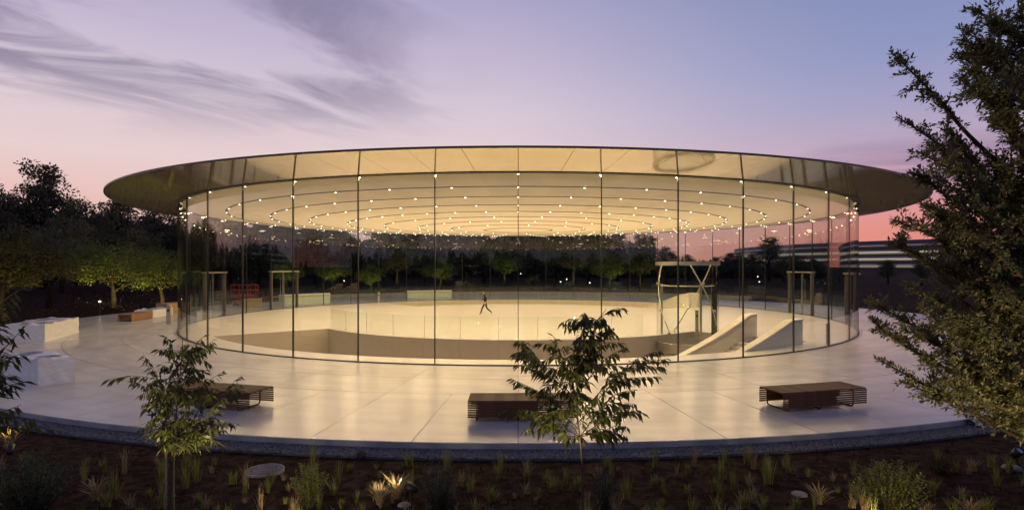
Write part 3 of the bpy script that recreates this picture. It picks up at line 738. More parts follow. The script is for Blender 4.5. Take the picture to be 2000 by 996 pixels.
# ================================================================== PERSON walking
def person(loc, rz):
    t = empty('person', loc, rz); tag(t, 'person in black clothes and pale shoes striding across the bright floor', 'person')
    J = {'pel': (0, 0, .93), 'sp': (.03, 0, 1.12), 'ch': (.06, 0, 1.33), 'nk': (.075, 0, 1.47), 'hb': (.10, 0, 1.55), 'ht': (.11, 0, 1.68),
         'hl': (0, .09, .90), 'kl': (.22, .095, .50), 'al': (.34, .10, .10), 'tl': (.50, .105, .035),
         'hr': (0, -.09, .90), 'kr': (-.10, -.095, .47), 'ar': (-.46, -.095, .17), 'tr': (-.36, -.095, .03),
         'sl': (.05, .17, 1.40), 'el': (-.10, .22, 1.15), 'wl': (-.02, .22, .92),
         'sr': (.05, -.17, 1.40), 'er': (.10, -.23, 1.14), 'wr': (.28, -.21, 1.00)}
    rad = {'pel': .125, 'sp': .115, 'ch': .13, 'nk': .055, 'hb': .075, 'ht': .075, 'hl': .085, 'kl': .058, 'al': .042, 'tl': .032, 'hr': .085, 'kr': .058, 'ar': .042, 'tr': .032,
           'sl': .06, 'el': .045, 'wl': .03, 'sr': .06, 'er': .045, 'wr': .03}
    E = [('pel', 'sp'), ('sp', 'ch'), ('ch', 'nk'), ('nk', 'hb'), ('hb', 'ht'), ('pel', 'hl'), ('hl', 'kl'), ('kl', 'al'), ('al', 'tl'), ('pel', 'hr'), ('hr', 'kr'), ('kr', 'ar'), ('ar', 'tr'), ('ch', 'sl'), ('sl', 'el'), ('el', 'wl'), ('ch', 'sr'), ('sr', 'er'), ('er', 'wr')]
    for s, dirv in (('l', Vector((.25, 0, -1))), ('r', Vector((.8, .1, -.3)))):
        wv_ = Vector(J['w' + s]); dirv.normalize(); sidev = Vector((dirv.z, 0, -dirv.x)).normalized()
        J['p' + s] = tuple(wv_ + dirv * .07); rad['p' + s] = .032; E.append(('w' + s, 'p' + s))
        for f, (off, ln) in enumerate(((-.027, .07), (-.009, .085), (.009, .08), (.027, .062))):
            b_ = wv_ + dirv * .10 + sidev * off; tip = b_ + dirv * ln * .8 + Vector((.02, 0, -.01))
            J[f'f{s}{f}'] = tuple(b_); J[f'g{s}{f}'] = tuple(tip); rad[f'f{s}{f}'] = .009; rad[f'g{s}{f}'] = .0075
            E += [('p' + s, f'f{s}{f}'), (f'f{s}{f}', f'g{s}{f}')]
        b_ = wv_ + dirv * .04 + sidev * .045; J['t' + s + 'h'] = tuple(b_); J['u' + s + 'h'] = tuple(b_ + dirv * .05 + sidev * .012); rad['t' + s + 'h'] = .01; rad['u' + s + 'h'] = .009
        E += [('w' + s, 't' + s + 'h'), ('t' + s + 'h', 'u' + s + 'h')]
    keys = list(J); idx = {k: i for i, k in enumerate(keys)}
    me = bpy.data.meshes.new('body'); me.from_pydata([J[k] for k in keys], [(idx[a], idx[b]) for a, b in E], [])
    o = bpy.data.objects.new('body', me); C.objects.link(o)
    o.modifiers.new('skin', 'SKIN'); o.modifiers.new('sub', 'SUBSURF').levels = 2
    for i, k in enumerate(keys):
        sv = me.skin_vertices[0].data[i]; sv.radius = (rad[k], rad[k]); sv.use_root = (k == 'pel')
    dg = bpy.context.evaluated_depsgraph_get(); dg.update()
    me2 = bpy.data.meshes.new_from_object(o.evaluated_get(dg)); bpy.data.objects.remove(o)
    me2.name = 'body'; me2.materials.clear()
    for m in ('blackcloth', 'skin', 'shoe'): me2.materials.append(M[m])
    wr = [Vector(J['wl']), Vector(J['wr'])]; fe = [Vector(J['al']), Vector(J['ar'])]
    for pl in me2.polygons:
        c_ = pl.center; pl.use_smooth = True
        if c_.z > 1.50 or any((c_ - (w_ + Vector((.03, 0, -.05)))).length < .16 and (c_ - w_).length > .02 and c_.z < w_.z + .03 and abs(c_.y) > .13 for w_ in wr): pl.material_index = 1
        elif any(c_.z < f_.z - .005 + .0 and (c_ - f_).length < .25 for f_ in fe): pl.material_index = 2
    body = link('body', me2, None, t)
    bm = bmesh.new(); bmesh.ops.create_uvsphere(bm, u_segments=16, v_segments=10, radius=.1)
    for v in bm.verts: v.co = Vector((v.co.x * 1.08 + .085, v.co.y * .92, v.co.z * 1.05 + 1.645))
    bmesh.ops.delete(bm, geom=[v for v in bm.verts if v.co.x > .115 and v.co.z < 1.69], context='VERTS')
    link('hair', mesh_of(bm, 'hair', True), M['hair'], t)
    bm = bmesh.new(); tube(bm, [(.175, 0, 1.66), (.205, 0, 1.625), (.178, 0, 1.615)], [.008, .014, .008], 6); link('nose', mesh_of(bm, 'nose', True), M['skin'], body)
    bm = bmesh.new(); box(bm, .168, .186, -.022, .022, 1.588, 1.596); link('mouth', mesh_of(bm, 'mouth'), M['redwall'], body)
    for s in (-1, 1):
        bm = bmesh.new(); bmesh.ops.create_uvsphere(bm, u_segments=8, v_segments=6, radius=.011); o = link('eye', mesh_of(bm, 'eye', True), M['blackcloth'], body); o.location = (.172, s * .032, 1.652)
        bm = bmesh.new(); bmesh.ops.create_uvsphere(bm, u_segments=8, v_segments=6, radius=.022); o = link('ear', mesh_of(bm, 'ear', True), M['skin'], body); o.location = (.105, s * .082, 1.64); o.scale = (.8, .45, 1.3)
    return t
person(G(948, 615), R(180))

# ================================================================== FAR BUILDING AND WALL
rb = empty('ring_building', (436, CAM_Y + 500, 0)); tag(rb, 'long curved office building with white canopies and glowing light lines', 'building')
def rarc(name, r0, r1, z0, z1, m, parent, a0=-175, a1=15, n=90):
    bm = bmesh.new(); arcbox(bm, r0, r1, a0, a1, z0, z1, n=n); return link(name, mesh_of(bm, name), M[m], parent)
rarc('facade_glass', 222, 230, -1, 17.4, 'farglass', rb)
rarc('roof', 215, 236, 17.5, 20.2, 'solar', rb)
rarc('roof_fascia', 236.1, 236.6, 16.4, 17.6, 'whiteslab', rb)
for k, z in enumerate((13.0, 8.6, 4.2)):
    cn = rarc('canopy', 229.9, 235.5, z, z + 0.9, 'whiteslab', rb)
    rarc('light_line', 235.45, 235.62, z - 0.35, z - 0.02, 'strip' if k < 2 else 'strip2', cn)
    rarc('lit_ceiling', 230.05, 230.2, z - 1.2, z - 0.1, 'strip2', cn)
# dark red distant building seen between the trees
p = D(270, 470, 150)
t = empty('red_building', (p.x, p.y, 0), R(25)); tag(t, 'low dark red building glimpsed between the dark trees', 'building')
bm = bmesh.new(); box(bm, -13, 13, -4, 4, -1, 13.6); link('wall', mesh_of(bm, 'wall'), M['redwall'], t)
bm = bmesh.new(); box(bm, -13.5, 13.5, -4.5, 4.5, 13.6, 14.0); link('roof', mesh_of(bm, 'roof'), M['solar'], t)

# ================================================================== TREES (far)
def far_tree(seed, H, W, trunk_h, mats, nclump=60, per=90, leaf=0.32, conical=0.0, nlimb=7, name='tree'):
    r_ = random.Random(seed); g = np.random.default_rng(seed)
    bm = bmesh.new()
    top = Vector((r_.uniform(-.3, .3), r_.uniform(-.3, .3), H * .82)); R0 = 0.025 * H + .05
    mids = [Vector((0, 0, -0.6)), Vector((0, 0, trunk_h * .6)), Vector((r_.uniform(-.15, .15), r_.uniform(-.15, .15), trunk_h)), top]
    tube(bm, mids, [R0 * 1.25, R0, R0 * .85, R0 * .2], 8)
    ends = []
    for k in range(nlimb):
        a = k * 2.4 + r_.uniform(-.4, .4); f = k / max(1, nlimb - 1)
        b0 = mids[2].lerp(top, f * .7)
        rad = W / 2 * (0.75 + .25 * r_.random()) * (1 - conical * f) * (1 - .25 * f)
        e = b0 + Vector((math.cos(a) * rad, math.sin(a) * rad, (H - b0.z) * r_.uniform(.12, .5)))
        m_ = b0.lerp(e, .5) + Vector((0, 0, .12 * rad))
        tube(bm, [b0, m_, e], [R0 * .42, R0 * .28, R0 * .08], 5); ends.append((b0, m_, e))
    tr = mesh_of(bm, 'trunk', True); tr.materials.append(M['barkdark'])
    pos, ax, nr, vl = [], [], [], []
    for k in range(nclump):
        b0, m_, e = ends[k % nlimb]; f = r_.uniform(.35, 1.08)
        cpt = b0.lerp(m_, f * 2) if f < .5 else m_.lerp(e, f * 2 - 1)
        cpt = cpt + Vector((r_.gauss(0, W * .09), r_.gauss(0, W * .09), r_.gauss(H * .04, H * .07)))
        if k % 6 == 0: cpt = top + Vector((r_.gauss(0, W * .1), r_.gauss(0, W * .1), r_.uniform(-.05, .2) * H))
        if cpt.z > H: cpt.z = H - r_.random() * .1 * H
        cr = W * r_.uniform(.07, .15); n_ = int(per * r_.uniform(.6, 1.3))
        d_ = g.normal(size=(n_, 3)); d_ /= np.linalg.norm(d_, axis=1, keepdims=True)
        q = d_ * (g.random((n_, 1)) ** .45) * cr * np.array([1.15, 1.15, .8]); 
        pos.append(q + np.array(cpt)); a_ = d_ * .8 + g.normal(size=(n_, 3)) * .6; a_[:, 2] -= .15
        ax.append(a_); nr.append(g.normal(size=(n_, 3)) + np.array([0, 0, .8])); vl.append(np.clip(g.normal(.45, .2, n_) + r_.uniform(-.2, .25), 0, 1))
    pos = np.concatenate(pos); n_ = len(pos)
    cm = leafmesh('crown', pos, np.concatenate(ax), np.concatenate(nr), g.uniform(.6, 1.2, n_) * leaf, g.uniform(.35, .6, n_) * leaf, np.concatenate(vl), simple=True)
    cm.materials.append(M[mats])
    return tr, cm
VAR = {
    'tall': [far_tree(11, 12, 8, 3.0, 'leafdark', 110, 80, .36, .35, 11), far_tree(12, 13, 7, 3.5, 'leafdark', 110, 80, .36, .5, 12), far_tree(13, 11, 9, 2.6, 'leafdark', 110, 80, .38, .2, 10)],
    'round': [far_tree(21, 7, 7.5, 1.8, 'leafdark', 80, 90, .27, 0, 9), far_tree(22, 6.5, 7, 1.7, 'leafolive', 80, 90, .26, 0, 9)],
    'lit': [far_tree(31, 4.9, 8.2, 1.5, 'leafbright', 95, 90, .22, 0, 10), far_tree(32, 4.4, 5.0, 1.5, 'leafbright', 60, 80, .2, 0, 8), far_tree(33, 5.2, 5.6, 1.8, 'leafolive', 70, 80, .22, 0, 9)],
    'small': [far_tree(41, 2.3, 1.8, 1.0, 'leafbright', 24, 36, .13, 0, 6)],
}
def tree(kind, i, p, s, rz, label, group=None, name='tree', cat='tree', zoff=0.0):
    tr, cm = VAR[kind][i % len(VAR[kind])]
    z = ground_z(p[0], p[1]) + zoff
    t = empty(name, (p[0], p[1], z), rz); t.scale = (s, s, s) if not hasattr(s, '__len__') else s
    tag(t, label, cat, group); link('trunk', tr, None, t); link('crown', cm, None, t); return t
r_ = random.Random(5)
def at(px, d): 
    q = D(px, HY, d); return (q.x, q.y)
# left-hand dark trees, tops from the photograph: (px, top py, distance, kind index)
for px, top, d, i in ((-30, 352, 58, 0), (85, 326, 62, 1), (150, 400, 70, 2), (232, 392, 66, 0), (300, 415, 76, 2), (345, 430, 82, 1), (20, 392, 74, 2), (-90, 340, 66, 1), (185, 425, 84, 0), (120, 430, 56, 2), (268, 450, 60, 2)):
    hgt = (HY - top) * d / F_PX + CAM_Z - 0.9; base_h = (12, 13, 11)[i % 3]
    tree('tall', i, at(px, d), hgt / base_h, r_.uniform(0, 6), 'tallest dark ragged tree in the belt beyond the wrapped crates' if px == 85 else 'dark tree in the belt beyond the wrapped crates', 'dark trees beside the pavilion', 'dark_tree')
tree('round', 1, at(8, 34), .86, 1.0, 'brownish olive tree with dense round crown above the wrapped crates', None, 'olive_tree')
tree('round', 0, at(95, 44), .8, 2.0, 'dark round tree between the olive tree and the lit low tree', None, 'round_tree')
tree('lit', 0, at(222, 46), 1.0, .4, 'wide low tree lit yellow green from below beside the plaza', None, 'lit_tree')
tree('lit', 1, at(318, 49), 1.05, 1.4, 'lit low tree next to the plywood crate', None, 'lit_tree')
# behind the pavilion
for px, top, d, i in ((372, 418, 80, 0), (408, 424, 76, 1), (440, 430, 86, 2), (478, 434, 78, 0), (532, 438, 76, 1), (395, 470, 78, 0), (450, 452, 84, 1), (505, 447, 80, 2), (560, 446, 90, 0), (615, 442, 84, 1), (668, 446, 88, 2), (742, 440, 86, 0), (770, 452, 96, 1), (868, 444, 86, 2), (905, 440, 92, 0), (945, 446, 88, 1), (1000, 470, 100, 2), (1045, 448, 88, 0), (1085, 440, 94, 1), (1150, 456, 86, 2), (1205, 448, 92, 0), (1255, 452, 86, 1), (1300, 482, 90, 2), (1345, 496, 95, 0), (830, 488, 84, 1), (700, 486, 92, 2), (1110, 478, 98, 0)):
    hgt = (HY - top) * d / F_PX + CAM_Z - 1.3; base_h = (12, 13, 11)[i % 3]
    tree('tall', i, at(px, d), (hgt / base_h * 1.05, hgt / base_h * 1.05, hgt / base_h), r_.uniform(0, 6), 'dark tree in the belt behind the pavilion, seen through its glass', 'dark trees behind the pavilion', 'dark_tree')
for px, top, d, i in ((1502, 462, 92, 1), (1530, 500, 88, 0), (1445, 498, 100, 2), (1590, 505, 90, 0), (1640, 508, 84, 2), (1735, 508, 78, 2), (1400, 500, 92, 1), (1425, 494, 110, 0), (1470, 496, 104, 1), (1555, 500, 108, 2), (1800, 505, 72, 0), (1870, 500, 70, 1)):
    hgt = (HY - top) * d / F_PX + CAM_Z - 1.3; base_h = (12, 13, 11)[i % 3]
    sx_ = hgt / base_h
    tree('tall', i, at(px, d), (sx_ * 1.25, sx_ * 1.25, sx_), r_.uniform(0, 6), 'dark tree rising well above the roof line of the curved building' if px == 1502 else 'dark bushy tree in front of the long curved building', 'dark trees before the curved building', 'dark_tree')
# trees with uplights, seen through the glass
LIT = [(650, 74, 0, .62, 'lit'), (775, 78, 2, 1.05, 'lit'), (1120, 82, 2, 1.1, 'lit'), (1190, 76, 1, 1.0, 'lit'), (1250, 74, 2, .95, 'lit'), (725, 70, 1, .75, 'lit'), (860, 76, 1, .9, 'lit'), (560, 68, 1, .8, 'lit'), (985, 84, 1, 1.1, 'lit')]
litp = []
for px, d, i, s, kd in LIT:
    q = at(px, d); litp.append(q); tree(kd, i, q, s, r_.uniform(0, 6), 'small spreading tree lit from below, seen through the far glass', 'uplit trees behind the pavilion', 'lit_tree')
tree('small', 0, at(1043, 71.5), 1.1, 0, 'tiny slender young tree by the stone seat wall', None, 'young_tree')
# far wood that closes the view
n = 90000
a_ = rng.uniform(-66, 14, n); a_ = np.where(rng.random(n) < .12, rng.uniform(14, 30, n), a_)
dd = rng.uniform(120, 150, n)
hh = np.array([9.6 + 3.4 * mnoise.noise(Vector((x * .16, 3.3, 0))) + 2.6 * mnoise.noise(Vector((x * .5, 1.3, 0))) for x in a_]); hh = np.where(a_ > 13, hh * .32, hh)
zz = rng.random(n) ** .8 * hh
pos = np.stack([dd * np.sin(np.radians(a_)), CAM_Y + dd * np.cos(np.radians(a_)), zz + 0.8], 1)
me = leafmesh('far_wood', pos, unit(n), unit(n) + np.array([0, -.8, .3]), rng.uniform(.7, 1.5, n), rng.uniform(.5, .9, n), rng.random(n) * .7, simple=True)
tag(link('far_wood', me, M['leafdark']), 'dark distant wood reading as one mass behind the pavilion', 'wood', kind='stuff')
n = 30000
a_ = rng.uniform(-92, 92, n); rr = rng.uniform(60, 74, n)
hh = np.array([4.6 + 2.4 * mnoise.noise(Vector((x * .13, 7.3, 0))) + 2.2 * mnoise.noise(Vector((x * .6, 2.3, 0))) for x in a_])
pos = np.stack([rr * np.sin(np.radians(a_)), -rr * np.cos(np.radians(a_)), rng.random(n) * hh + 1.2], 1)
me = leafmesh('planted_belt', pos, unit(n), unit(n), rng.uniform(.6, 1.3, n), rng.uniform(.4, .8, n), rng.random(n) * .7, simple=True)
tag(link('planted_belt', me, M['leafdark']), 'dark belt of trees reading as one mass on the garden side', 'wood', kind='stuff')
# low shrubs along the plaza edge (ground cover)
n = 22000
a_ = rng.choice([-1, 1], n) * rng.uniform(62, 180, n); rr = rng.uniform(31.0, 44, n)
xs, ys = rr * np.sin(np.radians(a_)), -rr * np.cos(np.radians(a_))
cl_ = np.array([max(0, mnoise.noise(Vector((x * .55, y * .55, 5)))) for x, y in zip(xs, ys)]); keep = cl_ > .12
xs, ys, cl_ = xs[keep], ys[keep], cl_[keep]; n = len(xs)
zs = np.array([ground_z(x, y) for x, y in zip(xs, ys)]) + rng.random(n) * (.15 + .9 * cl_)
me = leafmesh('ground_cover', np.stack([xs, ys, zs], 1), unit(n) + np.array([0, 0, .6]), unit(n), rng.uniform(.1, .2, n), rng.uniform(.05, .1, n), rng.random(n), simple=True)
tag(link('ground_cover', me, M['leafolive']), 'low mixed shrubs in the beds around the plaza', 'shrubs', kind='stuff')

# ================================================================== GARDEN LIGHTS
def garden_spot(p, target, energy, label, size=75, lamp_col=(1, .74, .38), group='garden spotlights', glow='lampw', scale=1.0):
    t = empty('garden_spotlight', p); tag(t, label, 'spotlight', group)
    dv = (Vector(target) - Vector(p)); dv.normalize(); q = dv.to_track_quat('Z', 'Y').to_matrix()
    bm = bmesh.new(); tube(bm, [(0, 0, -.05), (0, 0, .1 * scale)], .018 * scale, 6); link('stake', mesh_of(bm, 'stake'), M['darkmetal'], t)
    bm = bmesh.new(); lathe(bm, [(0, -.09), (.035, -.09), (.05, -.02), (.055, .07), (.045, .07), (.04, .03), (0, .03)], n=14)
    for v in bm.verts: v.co = q @ (v.co * scale) + Vector((0, 0, .13 * scale))
    link('lamp_head', mesh_of(bm, 'lamp_head', True), M['darkmetal'], t)
    bm = bmesh.new(); lathe(bm, [(.044, .055), (0, .062)], n=14)
    for v in bm.verts: v.co = q @ (v.co * scale) + Vector((0, 0, .13 * scale))
    link('lens', mesh_of(bm, 'lens'), M[glow], t)
    l = spot('spot_lamp', Vector((0, 0, .13 * scale)) + dv * .1 * scale, Vector((0, 0, .13 * scale)) + dv * 5, energy, size, lamp_col, t)
    return t
def gp(x, y): return Vector((x, y, ground_z(x, y)))
UPC = (1.0, 0.74, 0.22)
for i, (px, d, tx, h, e) in enumerate(((195, 43, 222, 3.2, 1000), (150, 45, 190, 2.6, 750), (262, 45, 250, 3.0, 650), (300, 47, 318, 2.8, 750), (5, 32, 8, 4.0, 420))):
    q = at(px, d); q = gp(*q); tq = at(tx, d + 3)
    garden_spot(q, (tq[0], tq[1], h), e, 'small spotlight in the bed shining up into the low trees by the plaza', 95, UPC, 'spotlights under the low trees')
for q in litp:
    b = gp(q[0] + .6, q[1] - 2.2); garden_spot(b, (q[0], q[1], b.z + 3.0), 620, 'small spotlight shining up into a tree behind the pavilion', 95, UPC, 'spotlights behind the pavilion')
b = at(1043, 71.0); garden_spot(gp(b[0] + .3, b[1] - .4), (b[0], b[1] + .4, 2.4), 40, 'small spotlight under the tiny young tree', 80, UPC)
# small path lamps glinting behind the building
for px, py, d in ((1017, 535, 84), (1095, 551, 76), (1107, 546, 80), (1152, 553, 75), (1480, 541, 80), (1483, 551, 74), (672, 549, 82), (195, 590, 42.5)):
    p = D(px, py, d); gz = ground_z(p.x, p.y); p.z = max(p.z, gz + .25)
    t = empty('path_lamp', (p.x, p.y, gz)); tag(t, 'small glowing path lamp among the dark trees', 'lamp', 'path lamps among the trees')
    h = p.z - gz
    bm = bmesh.new(); tube(bm, [(0, 0, -.05), (0, 0, h)], .03, 6); link('stem', mesh_of(bm, 'stem'), M['darkmetal'], t)
    bm = bmesh.new(); lathe(bm, [(0, h), (.06, h), (.07, h + .05), (.05, h + .09), (0, h + .1)], n=10); link('lamp_glass', mesh_of(bm, 'lamp_glass', True), M['lampsoft'], t)

# ================================================================== SAPLINGS AND NEAR TREES
def smooth_path(pts, n):
    pts = [Vector(p) for p in pts]
    if len(pts) == 2: return [pts[0].lerp(pts[1], i / n) for i in range(n + 1)]
    out = []
    P_ = [pts[0] * 2 - pts[1]] + pts + [pts[-1] * 2 - pts[-2]]
    segs = len(pts) - 1
    for i in range(n + 1):
        u_ = i / n * segs; k = min(int(u_), segs - 1); t_ = u_ - k
        a, b, c, d = P_[k:k + 4]
        out.append(0.5 * ((2 * b) + (c - a) * t_ + (2 * a - 5 * b + 4 * c - d) * t_ ** 2 + (3 * b - a - 3 * c + d) * t_ ** 3))
    return out
def sapling(name, label, d, trunk_px, tips, leaf=0.18, stakes=(), seed=1, r0=0.02, spread=0.45, gap=0.026, dense=62, sub=4):
    r_ = random.Random(seed)
    trunk = [D(x, y, d) for x, y in trunk_px]
    base_ = trunk[0].copy(); gz = ground_z(base_.x, base_.y); foot = Vector((base_.x, base_.y, gz - .05))
    root = Vector((base_.x, base_.y, gz)); t = empty(name, root); tag(t, label, 'tree')
    path = smooth_path([foot] + trunk, 40)
    bm = bmesh.new(); tube(bm, [p - root for p in path], [r0 * (1 - .8 * i / 40) for i in range(41)], 8)
    link('trunk', mesh_of(bm, 'trunk', True), M['bark'], t)
    bm = bmesh.new(); pos, ax, nr, ln = [], [], [], []
    def twig(pa, n_, rad):
        tube(bm, [p - root for p in pa], [rad * (1 - .75 * i / (len(pa) - 1)) for i in range(len(pa))], 5)
        L_ = sum((b - a).length for a, b in zip(pa, pa[1:])); m_ = max(3, int(L_ / gap))
        for k in range(m_):
            f = (.18 + .82 * k / m_); i = min(int(f * (len(pa) - 1)), len(pa) - 2); p = pa[i].lerp(pa[i + 1], f * (len(pa) - 1) - i)
            tg = (pa[i + 1] - pa[i]).normalized(); sd = tg.cross(Vector((0, 0, 1)))
            sd = sd.normalized() if sd.length > .1 else Vector((1, 0, 0))
            s_ = 1 if k % 2 else -1
            a = tg * r_.uniform(.1, .9) + sd * s_ * r_.uniform(.1, .8) + Vector((r_.gauss(0, .28), r_.gauss(0, .28), -r_.uniform(.25, 1.15)))
            pos.append(p - root); ax.append(a); nr.append(sd * s_ * .5 + Vector((r_.gauss(0, .35), r_.gauss(0, .35), .7))); ln.append(leaf * r_.uniform(.65, 1.15) * (1 - .25 * f))
    trunk_top = path
    for (x, y, fz) in tips:
        i0 = max(16, int((fz - .11) * 40)); b0 = path[i0]; e = D(x, y, d + r_.uniform(-spread, spread))
        mid = b0.lerp(e, .55) + Vector((r_.gauss(0, .04), r_.gauss(0, .06), r_.uniform(.06, .2) * (e - b0).length)); pa = smooth_path([b0, mid, e], 14)
        twig(pa, 0, .007)
        for _ in range(sub):
            f = r_.uniform(.2, .62); q = pa[int(f * 14)]; e2 = q + (e - b0) * r_.uniform(.18, .34) + Vector((r_.gauss(0, .16), r_.gauss(0, .22), r_.uniform(-.2, .1)))
            twig(smooth_path([q, q.lerp(e2, .5) + Vector((0, 0, .05)), e2], 8), 0, .004)
    for _ in range(dense):
        q = path[r_.randint(18, 37)]; a_ = r_.uniform(0, 6.28); L_ = r_.uniform(.16, .5)
        e2 = q + Vector((math.cos(a_) * L_, math.sin(a_) * L_, r_.uniform(-.15, .25)))
        twig(smooth_path([q, q.lerp(e2, .5) + Vector((0, 0, .06)), e2], 8), 0, .005)
    link('branches', mesh_of(bm, 'branches', True), M['bark'], t)
    cm = leafmesh('crown', np.array([tuple(p) for p in pos]), np.array([tuple(p) for p in ax]), np.array([tuple(p) for p in nr]), np.array(ln), np.array(ln) * .27, rng.random(len(pos)))
    link('crown', cm, M['leafsap'], t)
    for sx_, sy_ in stakes:
        bm = bmesh.new(); tube(bm, [(sx_, sy_, -.1), (sx_ * .9, sy_, 1.05)], [.017, .015], 6)
        st_ = link('stake', mesh_of(bm, 'stake', True), M['stake'], t)
        for z in (.35, .85):
            bm = bmesh.new(); tube(bm, [(sx_ * .95 + .022 * math.cos(k), sy_ + .022 * math.sin(k), z) for k in np.linspace(0, 6.28, 9)], .006, 4); link('tie', mesh_of(bm, 'tie'), M['greentie'], st_)
    return t
sapling('young_tree', 'slender sapling with long drooping leaves in front of the half hidden bench', 8.0,
        [(1138, 985), (1136, 890), (1126, 800), (1120, 730), (1146, 655), (1184, 604)],
        [(985, 806, .42), (997, 738, .55), (1008, 664, .68), (1010, 694, .64), (1080, 655, .72), (1304, 700, .58), (1258, 806, .48), (1226, 852, .38), (1292, 716, .6), (1222, 678, .68), (1190, 850, .34), (1022, 840, .38), (1080, 850, .34), (1200, 640, .8), (1240, 760, .5), (1060, 790, .5), (1150, 630, .9), (1165, 690, .74)],
        seed=3, r0=.019)
sapling('young_tree', 'short sapling held by two wooden stakes with green ties', 8.0,
        [(331, 990), (338, 890), (345, 800), (352, 730), (357, 660)],
        [(324, 656, .88), (396, 657, .86), (258, 742, .6), (280, 690, .68), (284, 792, .46), (440, 722, .62), (474, 762, .5), (448, 822, .38), (418, 662, .8), (436, 838, .34), (310, 844, .36), (366, 850, .34), (400, 850, .34), (300, 720, .6), (420, 760, .5), (300, 826, .4)],
        stakes=((-.035, -.03), (.045, .02)), seed=9, r0=.016, dense=60, leaf=.155, sub=3)
sapling('young_tree', 'leafy branch tips of a young tree leaning in beside the wrapped bench', 4.6,
        [(-120, 1000), (-115, 820), (-110, 640), (-100, 520)],
        [(48, 556, .8), (24, 590, .75), (10, 600, .72), (54, 632, .62), (42, 690, .5), (10, 690, .5), (46, 742, .42), (42, 790, .38), (10, 760, .4), (74, 818, .33), (40, 836, .3), (10, 640, .6), (20, 730, .45), (0, 800, .35)],
        seed=15, r0=.03, spread=.3, leaf=.155, dense=4, gap=.046, sub=1)

